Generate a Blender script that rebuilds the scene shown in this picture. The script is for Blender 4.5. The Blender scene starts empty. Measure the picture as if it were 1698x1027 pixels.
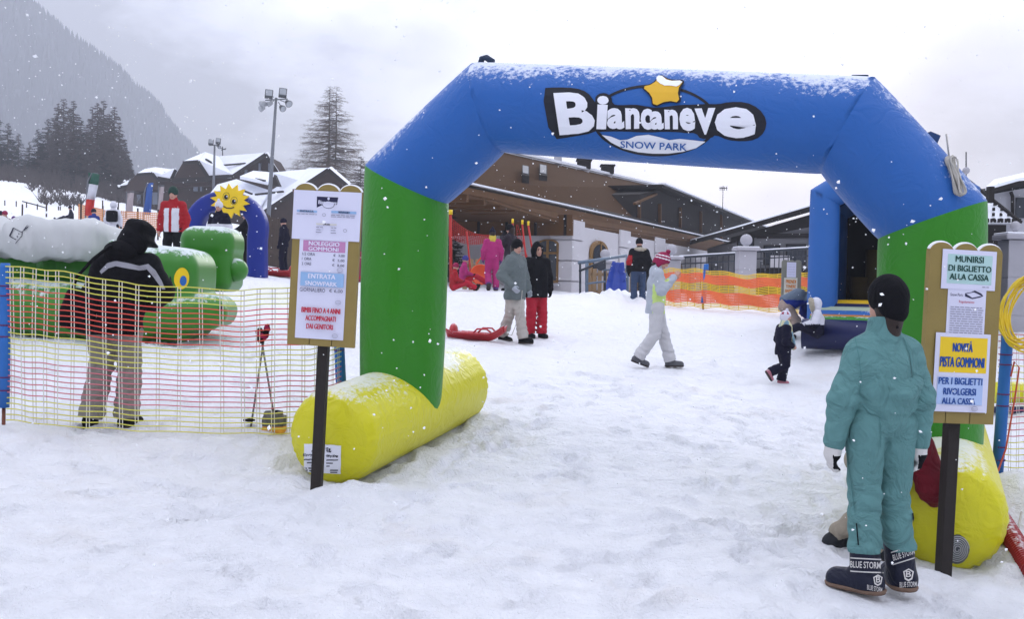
import bpy, bmesh, math, random
import numpy as np
from mathutils import Vector, Matrix
from mathutils.bvhtree import BVHTree

scene = bpy.context.scene
COL = scene.collection
R = random.Random(7)
rad = math.radians
# ------------------------------------------------------------------ camera
W, H, F = 1698.0, 1027.0, 1652.0
CAM = Vector((0, 0, 1.63))
PITCH, ROLL = rad(-1.14), rad(1.2)
cam_d = bpy.data.cameras.new('camera'); cam = bpy.data.objects.new('camera', cam_d); COL.objects.link(cam)
cam_d.sensor_width = 36; cam_d.lens = 36 * F / W; cam_d.clip_end = 5000; cam_d.clip_start = .05
cam.matrix_world = Matrix.Translation(CAM) @ Matrix.Rotation(rad(90) + PITCH, 4, 'X') @ Matrix.Rotation(ROLL, 4, 'Z')
scene.camera = cam
CROT = np.array(cam.matrix_world.to_3x3())
def ray(px, py):
    v = CROT @ np.array(((px - W / 2) / F, -(py - H / 2) / F, -1.0)); return v
def P(px, py, d):                                   # world point seen at a photo pixel, d metres north of the camera
    v = ray(px, py); return Vector(v * (d / v[1])) + CAM
def ppm(d): return F / d
# ------------------------------------------------------------------ sky, sun, exposure
SUN_EL, SUN_AZ = rad(17), rad(16)
sdir = Vector((math.sin(SUN_AZ) * math.cos(SUN_EL), math.cos(SUN_AZ) * math.cos(SUN_EL), math.sin(SUN_EL)))
world = bpy.data.worlds.new('World'); scene.world = world; world.use_nodes = True
nt = world.node_tree; nt.nodes.clear(); NN = nt.nodes.new; LK = nt.links.new
def nmath(t, op, a, b=None, clamp=False):
    n = t.nodes.new('ShaderNodeMath'); n.operation = op; n.use_clamp = clamp
    for i, x in enumerate((a, b)):
        if x is None: continue
        if isinstance(x, (int, float)): n.inputs[i].default_value = x
        else: t.links.new(x, n.inputs[i])
    return n.outputs[0]
tc = NN('ShaderNodeTexCoord'); sky = NN('ShaderNodeTexSky'); sky.sky_type = 'NISHITA'; sky.sun_disc = False
sky.sun_elevation = SUN_EL; sky.sun_rotation = SUN_AZ; sky.dust_density = 3
mp = NN('ShaderNodeMapping'); mp.inputs['Scale'].default_value = (1, 1, 2.2); LK(tc.outputs['Generated'], mp.inputs[0])
nz = NN('ShaderNodeTexNoise'); nz.inputs['Scale'].default_value = 3.6; nz.inputs['Detail'].default_value = 6; nz.inputs['Roughness'].default_value = .52
LK(mp.outputs[0], nz.inputs['Vector'])
dot = NN('ShaderNodeVectorMath'); dot.operation = 'DOT_PRODUCT'; LK(tc.outputs['Generated'], dot.inputs[0]); dot.inputs[1].default_value = sdir
glow = nmath(nt, 'POWER', nmath(nt, 'MAXIMUM', dot.outputs['Value'], 0.0), 20.0)
dark = nmath(nt, 'MULTIPLY', nmath(nt, 'SUBTRACT', nz.outputs[0], .5), 2.1)
lum = nmath(nt, 'ADD', nmath(nt, 'ADD', nmath(nt, 'MULTIPLY', glow, 8.5), 3.15), nmath(nt, 'MULTIPLY', dark, 9.0))
for az_, el_, pw_, am_ in ((25.5, 8, 60, 5.5), (23.5, 13.5, 300, 3.2), (-24, 18, 10, 1.0)):   # darker banks of cloud
    dn = NN('ShaderNodeVectorMath'); dn.operation = 'DOT_PRODUCT'; LK(tc.outputs['Generated'], dn.inputs[0]); dn.inputs[1].default_value = (math.sin(rad(az_)) * math.cos(rad(el_)), math.cos(rad(az_)) * math.cos(rad(el_)), math.sin(rad(el_)))
    bk = nmath(nt, 'MULTIPLY', nmath(nt, 'POWER', nmath(nt, 'MAXIMUM', dn.outputs['Value'], 0.0), float(pw_)), nmath(nt, 'MULTIPLY', nmath(nt, 'ADD', nz.outputs[0], .5), float(am_)))
    lum = nmath(nt, 'SUBTRACT', lum, bk)
lum = nmath(nt, 'MAXIMUM', lum, 2.0)
sz = NN('ShaderNodeSeparateXYZ'); LK(tc.outputs['Generated'], sz.inputs[0])
lum = nmath(nt, 'MULTIPLY', lum, nmath(nt, 'ADD', nmath(nt, 'MULTIPLY', nmath(nt, 'MAXIMUM', sz.outputs[2], 0.0), 6.4), .46))   # an overcast sky is brighter overhead
cc = NN('ShaderNodeVectorMath'); cc.operation = 'SCALE'; cc.inputs[0].default_value = (.915, .94, 1.085); LK(lum, cc.inputs['Scale'])
mx = NN('ShaderNodeMixRGB'); mx.inputs[0].default_value = .94; LK(sky.outputs[0], mx.inputs[1]); LK(cc.outputs[0], mx.inputs[2])
bg = NN('ShaderNodeBackground'); bg.inputs['Strength'].default_value = .145; LK(mx.outputs[0], bg.inputs['Color'])
wo = NN('ShaderNodeOutputWorld'); LK(bg.outputs[0], wo.inputs[0])
sl = bpy.data.lights.new('sun', 'SUN'); sl.energy = 1.2; sl.angle = rad(22); sl.color = (1, .96, .9)
so = bpy.data.objects.new('sun', sl); COL.objects.link(so); so.rotation_euler = (-sdir).to_track_quat('-Z', 'Y').to_euler()
vs = scene.view_settings; vs.view_transform = 'Standard'; vs.look = 'None'; vs.exposure = -0.44; vs.gamma = 1.0
scene.cycles.max_bounces = 8; scene.cycles.volume_bounces = 1
# ------------------------------------------------------------------ materials
MATS = {}
def mat(name, col, rough=.6, var=.1, vs=7, bump=0, bs=60, spec=.3, snow=0, metal=0, sscale=30, wrinkle=0, emit=0):
    if name in MATS: return MATS[name]
    m = bpy.data.materials.new(name); m.use_nodes = True; MATS[name] = m
    t = m.node_tree; b = t.nodes['Principled BSDF']; N = t.nodes.new; L = t.links.new
    b.inputs['Roughness'].default_value = rough; b.inputs['Metallic'].default_value = metal
    b.inputs['Specular IOR Level'].default_value = spec
    c = N('ShaderNodeTexCoord').outputs['Object']
    def noise(scale, det=4, rg=.55):
        n = N('ShaderNodeTexNoise'); n.inputs['Scale'].default_value = scale; n.inputs['Detail'].default_value = det
        n.inputs['Roughness'].default_value = rg; L(c, n.inputs['Vector']); return n.outputs[0]
    mixn = N('ShaderNodeMixRGB'); L(noise(vs), mixn.inputs[0])
    mixn.inputs[1].default_value = tuple(min(1, x * (1 - var)) for x in col) + (1,)
    mixn.inputs[2].default_value = tuple(min(1, x * (1 + var)) for x in col) + (1,)
    out = mixn.outputs[0]
    if snow:
        g = N('ShaderNodeNewGeometry'); s = N('ShaderNodeSeparateXYZ'); L(g.outputs['Normal'], s.inputs[0])
        v = nmath(t, 'ADD', s.outputs[2], nmath(t, 'MULTIPLY', nmath(t, 'SUBTRACT', noise(sscale, 8, .72), .5), 1.5))
        v = nmath(t, 'ADD', v, nmath(t, 'MULTIPLY', nmath(t, 'SUBTRACT', noise(2.2, 3), .5), 1.2))
        v = nmath(t, 'MULTIPLY', nmath(t, 'SUBTRACT', v, 1.0 - snow), 4.0, True)
        v = nmath(t, 'MULTIPLY', v, .74)
        ms = N('ShaderNodeMixRGB'); L(v, ms.inputs[0]); L(out, ms.inputs[1]); ms.inputs[2].default_value = (.80, .83, .89, 1); out = ms.outputs[0]
    L(out, b.inputs['Base Color'])
    h = None
    if bump:
        h = nmath(t, 'MULTIPLY', noise(bs, 5, .6), bump)
    if wrinkle:
        w = N('ShaderNodeTexNoise'); w.inputs['Scale'].default_value = 5; w.inputs['Detail'].default_value = 3; w.inputs['Distortion'].default_value = 1.6; L(c, w.inputs['Vector'])
        r = nmath(t, 'ABSOLUTE', nmath(t, 'SUBTRACT', w.outputs[0], .5)); r = nmath(t, 'MULTIPLY', r, wrinkle * 6)
        h = r if h is None else nmath(t, 'ADD', h, r)
    if h is not None:
        bn = N('ShaderNodeBump'); bn.inputs['Strength'].default_value = .6; bn.inputs['Distance'].default_value = .02; L(h, bn.inputs['Height']); L(bn.outputs[0], b.inputs['Normal'])
    return m
def cloth(name, col, rough=.75, **k):
    k.setdefault('wrinkle', .5); k.setdefault('bump', .25); k.setdefault('bs', 160); k.setdefault('spec', .2)
    return mat(name, col, rough, .12, 9, **k)
# ------------------------------------------------------------------ objects
def tag(o, label=None, cat=None, group=None, kind=None):
    if label: o['label'] = label
    if cat: o['category'] = cat
    if group: o['group'] = group
    if kind: o['kind'] = kind
    return o
def thing(name, label, cat, loc=(0, 0, 0), rz=0, group=None, lean=None):
    o = bpy.data.objects.new(name, None); COL.objects.link(o); o.empty_display_size = .2
    o.location = loc; o.rotation_euler = (lean[0] if lean else 0, lean[1] if lean else 0, rz)
    return tag(o, label, cat, group)
def root_loc(o):
    while o.parent: o = o.parent
    return o.location
def mesh(name, V, Fc, mats, parent=None, world=False, smooth=True, idx=None):
    me = bpy.data.meshes.new(name)
    V = np.asarray(V, float).reshape(-1, 3)
    if world and parent is not None: V = V - np.array(root_loc(parent))
    me.from_pydata(V.tolist(), [], [list(map(int, f)) for f in Fc]); me.update()
    for m in (mats if isinstance(mats, (list, tuple)) else [mats]): me.materials.append(m)
    if idx is not None: me.polygons.foreach_set('material_index', np.asarray(idx, np.int32))
    if smooth: me.polygons.foreach_set('use_smooth', np.ones(len(me.polygons), bool))
    o = bpy.data.objects.new(name, me); COL.objects.link(o)
    if parent is not None: o.parent = parent
    return o
class MB:                                           # collects shapes into one mesh
    def __init__(s): s.V = []; s.F = []; s.I = []; s.mi = 0
    def add(s, V, Fc):
        n = len(s.V); s.V += [tuple(v) for v in V]; s.F += [[i + n for i in f] for f in Fc]; s.I += [s.mi] * len(Fc); return s
    def box(s, c, size, rot=None, bev=0):
        c = Vector(c); hx, hy, hz = [x / 2 for x in size]
        if bev:
            bm = bmesh.new(); bmesh.ops.create_cube(bm, size=1); bmesh.ops.scale(bm, vec=size, verts=bm.verts)
            bmesh.ops.bevel(bm, geom=bm.edges[:], offset=bev, segments=2, affect='EDGES', profile=.5)
            vs_ = [v.co.copy() for v in bm.verts]; fs = [[v.index for v in f.verts] for f in bm.faces]; bm.free()
        else:
            vs_ = [Vector((x * hx, y * hy, z * hz)) for x in (-1, 1) for y in (-1, 1) for z in (-1, 1)]
            fs = [(0, 1, 3, 2), (4, 6, 7, 5), (0, 4, 5, 1), (2, 3, 7, 6), (0, 2, 6, 4), (1, 5, 7, 3)]
        if rot is not None: vs_ = [rot @ v for v in vs_]
        return s.add([v + c for v in vs_], fs)
    def tube(s, pts, r, n=8, caps=True, up=None):
        pts = [Vector(p) for p in pts]; m = len(pts)
        rs = r if isinstance(r, (list, tuple)) else [r] * m
        ref = None; rings = []
        for i, p in enumerate(pts):
            t = (pts[min(i + 1, m - 1)] - pts[max(i - 1, 0)]).normalized()
            if ref is None:
                ref = Vector((0, 0, 1)) if abs(t.z) < .9 else Vector((1, 0, 0))
            a = t.cross(ref).normalized(); b = a.cross(t).normalized(); ref = b
            rings.append([p + (a * math.cos(2 * math.pi * k / n) + b * math.sin(2 * math.pi * k / n)) * rs[i] for k in range(n)])
        Vv = [v for q in rings for v in q]; Fc = []
        for i in range(m - 1):
            for k in range(n):
                k2 = (k + 1) % n; Fc.append((i * n + k, i * n + k2, (i + 1) * n + k2, (i + 1) * n + k))
        if caps: Fc.append(tuple(range(n))[::-1]); Fc.append(tuple((m - 1) * n + k for k in range(n)))
        return s.add(Vv, Fc)
    def bar(s, a, b, w, t, up=(0, 0, 1)):           # rectangular bar from a to b
        a = Vector(a); b = Vector(b); d = (b - a).normalized(); u = Vector(up)
        sd = d.cross(u)
        if sd.length < 1e-4: sd = d.cross(Vector((0, 1, 0)))
        sd.normalize(); u = sd.cross(d).normalized()
        v = [p + sd * (x * w / 2) + u * (y * t / 2) for p in (a, b) for x, y in ((-1, -1), (1, -1), (1, 1), (-1, 1))]
        return s.add(v, [(0, 1, 2, 3), (7, 6, 5, 4), (0, 4, 5, 1), (1, 5, 6, 2), (2, 6, 7, 3), (3, 7, 4, 0)])
    def prism(s, poly, ext):                        # planar polygon (3D points) extruded by a vector
        n = len(poly); e = Vector(ext); v = [Vector(p) for p in poly]; v2 = [p + e for p in v]
        return s.add(v + v2, [tuple(range(n)), tuple(range(2 * n - 1, n - 1, -1))] + [(i, i + n, (i + 1) % n + n, (i + 1) % n) for i in range(n)])
    def lathe(s, c, prof, n=20, axis=None):
        ax = Vector(axis).normalized() if axis else Vector((0, 0, 1)); q = Vector((0, 0, 1)).rotation_difference(ax); c = Vector(c)
        Vv = []; Fc = []
        for (r, z) in prof:
            for k in range(n):
                a = 2 * math.pi * k / n; Vv.append(c + q @ Vector((r * math.cos(a), r * math.sin(a), z)))
        m = len(prof)
        for i in range(m - 1):
            for k in range(n):
                k2 = (k + 1) % n; Fc.append((i * n + k, i * n + k2, (i + 1) * n + k2, (i + 1) * n + k))
        Fc.append(tuple(range(n))[::-1]); Fc.append(tuple((m - 1) * n + k for k in range(n)))
        return s.add(Vv, Fc)
    def ball(s, c, r, n=14, sc=(1, 1, 1)):
        m = n // 2 + 1; Vv = []; Fc = []; c = Vector(c)
        for i in range(m):
            th = math.pi * (i + .02) / (m - 1 + .04)
            for k in range(n):
                a = 2 * math.pi * k / n; Vv.append(c + Vector((math.sin(th) * math.cos(a) * r * sc[0], math.sin(th) * math.sin(a) * r * sc[1], math.cos(th) * r * sc[2])))
        for i in range(m - 1):
            for k in range(n):
                k2 = (k + 1) % n; Fc.append((i * n + k, (i + 1) * n + k, (i + 1) * n + k2, i * n + k2))
        return s.add(Vv, Fc)
    def build(s, name, mats, parent=None, world=False, smooth=False):
        return mesh(name, s.V, s.F, mats, parent, world, smooth, s.I)
def tree_copy(o, parent=None):
    c = o.copy(); COL.objects.link(c); c.parent = parent
    for ch in list(o.children): tree_copy(ch, c)
    return c
# ------------------------------------------------------------------ 2D outlines and lettering
def fill2d(loops):                                  # filled outline with holes -> (verts2d, faces)
    cu = bpy.data.curves.new('c', 'CURVE'); cu.dimensions = '2D'; cu.fill_mode = 'BOTH'
    for lp in loops:
        sp = cu.splines.new('POLY'); sp.points.add(len(lp) - 1); sp.use_cyclic_u = True
        for p, q in zip(sp.points, lp): p.co = (q[0], q[1], 0, 1)
    ob = bpy.data.objects.new('c', cu); me = bpy.data.meshes.new_from_object(ob)
    V = [(v.co.x, v.co.y) for v in me.vertices]; Fc = [list(p.vertices) for p in me.polygons]
    bpy.data.objects.remove(ob); bpy.data.meshes.remove(me); bpy.data.curves.remove(cu); return np.array(V).reshape(-1, 2), Fc
TXT = {}
def text2d(s, bold=0.0):                            # lettering scaled to the unit square
    k = (s, bold)
    if k not in TXT:
        cu = bpy.data.curves.new('t', 'FONT'); cu.body = s; cu.offset = bold; cu.resolution_u = 3; cu.fill_mode = 'BOTH'
        ob = bpy.data.objects.new('t', cu); me = bpy.data.meshes.new_from_object(ob)
        V = np.array([(v.co.x, v.co.y) for v in me.vertices]).reshape(-1, 2); Fc = [list(p.vertices) for p in me.polygons]
        bpy.data.objects.remove(ob); bpy.data.meshes.remove(me); bpy.data.curves.remove(cu)
        lo, hi = V.min(0), V.max(0); TXT[k] = ((V - lo) / (hi - lo), Fc, hi - lo)
    return TXT[k]
def subdiv(V, Fc, L):
    bm = bmesh.new(); vv = [bm.verts.new((x, y, 0)) for x, y in V]
    for f in Fc:
        try: bm.faces.new([vv[i] for i in f])
        except ValueError: pass
    for _ in range(6):
        bmesh.ops.triangulate(bm, faces=bm.faces[:])
        e = [e for e in bm.edges if e.calc_length() > L]
        if not e: break
        bmesh.ops.subdivide_edges(bm, edges=e, cuts=1)
    bmesh.ops.triangulate(bm, faces=bm.faces[:]); bm.verts.index_update()
    o = np.array([v.co[:2] for v in bm.verts]), [[v.index for v in f.verts] for f in bm.faces]; bm.free(); return o
def bvh_of(objs):
    V = []; Fc = []
    for o in objs:
        n = len(V); mw = Matrix.Translation(root_loc(o)); V += [mw @ v.co for v in o.data.vertices]; Fc += [[i + n for i in p.vertices] for p in o.data.polygons]
    return BVHTree.FromPolygons(V, Fc)
def decal(name, V, Fc, bvh, m, parent, off, L=6):   # artwork laid on the surface of an object
    V, Fc = subdiv(V, Fc, L); out = []; ok = []
    for x, y in V:
        r = Vector(ray(x, y)).normalized(); h = bvh.ray_cast(CAM, r)
        ok.append(h[0] is not None); nrm = h[1] if h[0] is not None else r
        if h[0] is not None and nrm.dot(r) > 0: nrm = -nrm
        out.append((h[0] + nrm * off) if h[0] is not None else CAM)
    Fc = [f for f in Fc if all(ok[i] for i in f)]
    if not Fc: return None
    return mesh(name, out, Fc, m, parent, True, True)
def quadmap(V, q):                                  # unit square -> quad (top-left, top-right, bottom-right, bottom-left)
    q = [np.array(p, float) for p in q]; u = V[:, :1]; v = 1 - V[:, 1:]
    return (q[0] * (1 - u) + q[1] * u) * (1 - v) + (q[3] * (1 - u) + q[2] * u) * v
# ------------------------------------------------------------------ solid modelling by distance fields
class Field:
    def __init__(s, lo, hi, h):
        s.h = h; s.lo = np.array(lo, float) - 2 * h; n = np.ceil((np.array(hi) + 2 * h - s.lo) / h).astype(int) + 1
        s.ax = [s.lo[i] + h * np.arange(n[i]) for i in range(3)]; s.F = np.full(n, 1.0)
    def sub(s, lo, hi):
        sl = [];
        for i in range(3):
            a = int(max(0, math.floor((lo[i] - s.lo[i]) / s.h))); b = int(min(len(s.ax[i]), math.ceil((hi[i] - s.lo[i]) / s.h) + 1)); sl.append(slice(a, max(a, b)))
        X, Y, Z = np.meshgrid(s.ax[0][sl[0]], s.ax[1][sl[1]], s.ax[2][sl[2]], indexing='ij'); return tuple(sl), X, Y, Z
    def put(s, sl, d, k, op):
        f = s.F[sl]
        if op == 'cut': 
            hh = np.maximum(k - np.abs(f + d), 0) / k if k else 0
            s.F[sl] = np.maximum(f, -d) + (hh * hh * k * .25 if k else 0); return s
        if k: hh = np.maximum(k - np.abs(f - d), 0) / k; s.F[sl] = np.minimum(f, d) - hh * hh * k * .25
        else: s.F[sl] = np.minimum(f, d)
        return s
    def cone(s, a, b, r1, r2, k=.03, fl=(1, 1, 1), op='add'):
        a = np.array(a, float); b = np.array(b, float); fl = np.array(fl, float); m = max(r1, r2) * max(1, fl.max()) + k + s.h * 2
        sl, X, Y, Z = s.sub(np.minimum(a, b) - m, np.maximum(a, b) + m)
        A = a / fl; B = b / fl; d = B - A; L2 = max(d @ d, 1e-9)
        qx, qy, qz = X / fl[0] - A[0], Y / fl[1] - A[1], Z / fl[2] - A[2]
        t = np.clip((qx * d[0] + qy * d[1] + qz * d[2]) / L2, 0, 1)
        D = np.sqrt((qx - t * d[0]) ** 2 + (qy - t * d[1]) ** 2 + (qz - t * d[2]) ** 2) - (r1 + (r2 - r1) * t)
        return s.put(sl, D * fl.min(), k, op)
    def ell(s, c, r, k=.02, op='add', M=None):
        c = np.array(c, float); r = np.array(r, float); m = r.max() + k + s.h * 2
        sl, X, Y, Z = s.sub(c - m, c + m); x, y, z = X - c[0], Y - c[1], Z - c[2]
        if M is not None: x, y, z = [M[0][i] * x + M[1][i] * y + M[2][i] * z for i in range(3)]
        q = np.sqrt((x / r[0]) ** 2 + (y / r[1]) ** 2 + (z / r[2]) ** 2); return s.put(sl, (q - 1) * r.min(), k, op)
    def rbox(s, c, hs, rr, k=.02, op='add', M=None):
        c = np.array(c, float); hs = np.array(hs, float); m = np.linalg.norm(hs) + k + s.h * 2
        sl, X, Y, Z = s.sub(c - m, c + m); x, y, z = X - c[0], Y - c[1], Z - c[2]
        if M is not None: x, y, z = [M[0][i] * x + M[1][i] * y + M[2][i] * z for i in range(3)]
        q = [np.abs(v) - hs[i] + rr for i, v in enumerate((x, y, z))]
        D = np.sqrt(sum(np.maximum(v, 0) ** 2 for v in q)) + np.minimum(np.maximum(np.maximum(q[0], q[1]), q[2]), 0) - rr
        return s.put(sl, D, k, op)
    def plane(s, p, n, k=0):                        # keep the side the normal points to
        n = np.array(n, float); n /= np.linalg.norm(n); X, Y, Z = np.meshgrid(*s.ax, indexing='ij')
        D = -((X - p[0]) * n[0] + (Y - p[1]) * n[1] + (Z - p[2]) * n[2]); s.F = np.maximum(s.F, D); return s
    def wrinkle(s, amp, f=22, seed=0):
        X, Y, Z = np.meshgrid(*s.ax, indexing='ij'); g = seed * 1.7
        w = np.sin(f * Z * 1.5 + 2.2 * np.sin(f * .5 * X + g) + 1.5 * np.sin(f * .45 * Y + 2 * g)) * .6
        w += np.sin(f * .8 * (X + Z) + 2 * np.sin(f * .6 * Z + g)) * .5 + np.sin(f * 1.1 * (Y - X) + 1.8 * np.sin(f * .7 * Z - g)) * .5
        s.F = s.F + amp * w; return s
    def fn(s, func):
        X, Y, Z = np.meshgrid(*s.ax, indexing='ij'); s.F = s.F + func(X, Y, Z); return s
    def surf(s):
        Fv = s.F; S = Fv < 0; n = np.array(Fv.shape); c = n - 1
        acc = np.zeros(tuple(c) + (3,)); cnt = np.zeros(tuple(c))
        I = [slice(0, -1), slice(1, None)]
        for ax in range(3):
            o = [i for i in range(3) if i != ax]
            for p in (0, 1):
                for q in (0, 1):
                    s0 = [None] * 3; s1 = [None] * 3; s0[ax] = I[0]; s1[ax] = I[1]; s0[o[0]] = s1[o[0]] = I[p]; s0[o[1]] = s1[o[1]] = I[q]
                    f0, f1 = Fv[tuple(s0)], Fv[tuple(s1)]; x = (f0 < 0) != (f1 < 0)
                    t = np.where(x, f0 / np.where(x, f0 - f1, 1), 0); cnt += x
                    acc[..., ax] += t * x; acc[..., o[0]] += p * x; acc[..., o[1]] += q * x
        act = cnt > 0; idx = -np.ones(tuple(c), int); idx[act] = np.arange(act.sum()); g = np.argwhere(act)
        V = s.lo + (g + acc[act] / cnt[act][:, None]) * s.h; Q = []
        for ax in range(3):
            o = [(ax + 1) % 3, (ax + 2) % 3]
            a = [slice(None)] * 3; a[ax] = slice(0, -1); b = list(a); b[ax] = slice(1, None)
            x = S[tuple(a)] != S[tuple(b)]; e = np.argwhere(x)
            e = e[(e[:, o[0]] > 0) & (e[:, o[1]] > 0) & (e[:, o[0]] < c[o[0]]) & (e[:, o[1]] < c[o[1]])]
            def at(d0, d1):
                q = e.copy(); q[:, o[0]] -= d0; q[:, o[1]] -= d1; return idx[q[:, 0], q[:, 1], q[:, 2]]
            quad = np.stack([at(1, 1), at(0, 1), at(0, 0), at(1, 0)], 1); ins = S[tuple(a)][e[:, 0], e[:, 1], e[:, 2]]
            quad[~ins] = quad[~ins][:, ::-1]; Q.append(quad)
        return V, np.concatenate(Q)
    def build(s, name, m, parent, zones=None, world=False):
        V, Q = s.surf()
        if len(V) == 0: V = np.zeros((3, 3)); Q = np.array([[0, 1, 2]])
        idx = zones(V[Q].mean(1)) if zones is not None else None
        return mesh(name, V, Q.tolist(), m, parent, world, True, idx)
# ------------------------------------------------------------------ ground
CP = [(5, 705, 8.0), (185, 712, 8.3), (440, 715, 8.2), (525, 800, 7.1), (545, 806, 7.5), (770, 692, 9.7), (1090, 607, 14.6), (858, 567, 17.3),
      (1295, 637, 13.9), (1060, 507, 26), (813, 481, 24.5), (745, 481, 24.5), (1400, 583, 15.6), (1565, 945, 6.0), (1460, 978, 5.3), (1655, 830, 8.0),
      (1169, 513, 24), (1330, 556, 17), (1312, 528, 20), (290, 566, 12), (20, 540, 12.4), (283, 455, 19), (430, 458, 22.5), (155, 417, 41), (362, 452, 21),
      (117, 364, 60), (8, 392, 38), (0, 345, 75), (100, 352, 75), (200, 348, 75), (100, 312, 115), (0, 303, 120), (190, 335, 120), (240, 352, 100), (330, 360, 105),
      (480, 425, 40), (600, 462, 30), (945, 484, 36), (1350, 492, 45), (1690, 492, 32), (1690, 800, 7.6), (849, 1010, 4.95), (250, 960, 5.2), (1600, 1000, 5.4),
      (560, 400, 100), (900, 480, 70), (1300, 478, 80), (1690, 560, 16), (640, 640, 10.5), (950, 700, 9.5), (1150, 800, 7.6), (300, 840, 6.4), (1600, 952, 6.35), (1490, 935, 6.4), (1665, 935, 6.5), (600, 806, 7.6), (470, 790, 7.6), (0, 303, 150), (100, 316, 150), (200, 345, 140), (300, 366, 130), (400, 392, 125)]
cp = [tuple(P(*c)) for c in CP] + [(0, -3, -.05), (-6, 0, .15), (7, 0, -.15), (0, -30, -1), (-40, -10, 2), (40, -10, -1.5), (45, 40, .8), (-60, 40, 6), (60, 110, 2), (0, 165, 7), (-90, 165, 19), (90, 20, -.5), (-110, 60, 10), (-115, 140, 19), (110, 160, 3)]
cp = np.array(cp)
def tps(r2): return .5 * r2 * np.log(r2 + 1e-9)
_n = len(cp); _d = ((cp[:, None, :2] - cp[None, :, :2]) ** 2).sum(2)
_A = np.zeros((_n + 3, _n + 3)); _A[:_n, :_n] = tps(_d) + np.eye(_n) * .12
_A[:_n, _n] = 1; _A[:_n, _n + 1:] = cp[:, :2]; _A[_n, :_n] = 1; _A[_n + 1:, :_n] = cp[:, :2].T
_w = np.linalg.solve(_A, np.concatenate([cp[:, 2], np.zeros(3)]))
def gzs(x, y):
    x = np.clip(np.asarray(x, float), -120, 120); y = np.clip(np.asarray(y, float), -40, 170)
    r2 = (x[..., None] - cp[:, 0]) ** 2 + (y[..., None] - cp[:, 1]) ** 2
    return tps(r2) @ _w[:_n] + _w[_n] + _w[_n + 1] * x + _w[_n + 2] * y
def gz(x, y): return float(gzs(np.array(x), np.array(y)))
def gp(px, py, d, sink=.0):
    p = P(px, py, d); return Vector((p.x, p.y, gz(p.x, p.y) - sink))
def axis(lo, a, b, hi, st, n):
    g = np.geomspace(st, 1, n)
    left = a - np.cumsum(np.geomspace(1, 1.0 / st * 30, n)) / np.sum(np.geomspace(1, 1.0 / st * 30, n)) * (a - lo); right = b + np.cumsum(np.geomspace(1, 1.0 / st * 30, n)) / np.sum(np.geomspace(1, 1.0 / st * 30, n)) * (hi - b)
    return np.concatenate([left[::-1], np.arange(a, b + st / 2, st), right])
xs = axis(-700, -5.2, 5.8, 700, .036, 110); ys = axis(-300, 4.0, 13.5, 900, .036, 130)
GX, GY = np.meshgrid(xs, ys, indexing='ij'); GZ = gzs(GX, GY)
rng = np.random.RandomState(3)
def vnoise(x, y, s):
    r = np.random.RandomState(s); T = r.rand(64, 64); xi = np.floor(x).astype(int); yi = np.floor(y).astype(int); fx = x - xi; fy = y - yi
    fx = fx * fx * (3 - 2 * fx); fy = fy * fy * (3 - 2 * fy); g = lambda a, b: T[a % 64, b % 64]
    return (g(xi, yi) * (1 - fx) + g(xi + 1, yi) * fx) * (1 - fy) + (g(xi, yi + 1) * (1 - fx) + g(xi + 1, yi + 1) * fx) * fy - .5
near = np.exp(-((GY - 8) / 30) ** 2)
GZ += near * (vnoise(GX * .9, GY * .9, 1) * .06 + vnoise(GX * 2.7, GY * 2.7, 2) * .045 + vnoise(GX * 7, GY * 7, 5) * .024) - .012
for (px, py, d, hh, s) in ((620, 815, 7.2, .05, .2), (480, 796, 7.35, .05, .15), (560, 812, 7.1, .03, .2), (1640, 965, 5.8, .04, .2), (1520, 950, 6.0, .04, .2), (1690, 900, 6.4, .1, .4), (700, 765, 8.4, .04, .3), (780, 700, 9.6, .06, .3), (1690, 820, 7.6, .12, .5), (440, 720, 8.1, .04, .4), (1040, 484, 27, .35, 1.5), (60, 705, 7.8, .05, .5)):
    q = P(px, py, d); GZ += hh * np.exp(-((GX - q.x) ** 2 + (GY - q.y) ** 2) / s ** 2) * (1 + .9 * vnoise(GX * 8, GY * 8, 4))
def footprint(x, y, an, dp, L_=.15, w=.052):
    i0, i1 = np.searchsorted(xs, (x - .4, x + .4)); j0, j1 = np.searchsorted(ys, (y - .4, y + .4)); sl = (slice(i0, i1), slice(j0, j1))
    if i1 <= i0 or j1 <= j0: return
    dx, dy = GX[sl] - x, GY[sl] - y; u_, v_ = dx * math.sin(an) + dy * math.cos(an), dx * math.cos(an) - dy * math.sin(an)
    q = np.sqrt((u_ / L_) ** 2 + (v_ / w) ** 2); GZ[sl] += -dp / (1 + np.exp((q - 1) * 10)) + dp * .45 * np.exp(-((q - 1.45) / .3) ** 2) * (1 + .8 * vnoise(dx * 15 + x * 9, dy * 15, 8))
fr_ = random.Random(21)
for _ in range(64):                                 # walkers' tracks through the gate and past it
    x, y = fr_.uniform(-5, 5.5), fr_.uniform(4.2, 13); an = fr_.gauss(0.12, .55); an += math.pi * fr_.choice((0, 1)); dp = fr_.uniform(.018, .045)
    for k in range(fr_.randrange(6, 16)):
        x += math.sin(an) * .62; y += math.cos(an) * .62; an += fr_.gauss(0, .10); sd = .1 if k % 2 else -.1
        footprint(x + sd * math.cos(an), y - sd * math.sin(an), an + fr_.gauss(0, .12), dp * fr_.uniform(.6, 1.2))
for _ in range(420): footprint(fr_.uniform(-5, 5.5), fr_.uniform(4.1, 13.2), fr_.uniform(0, 6.3), fr_.uniform(.008, .03), fr_.uniform(.06, .2), fr_.uniform(.04, .12))
nx, ny = GX.shape; gi = np.arange(nx * ny).reshape(nx, ny)
gF = np.stack([gi[:-1, :-1], gi[1:, :-1], gi[1:, 1:], gi[:-1, 1:]], -1).reshape(-1, 4)
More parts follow.
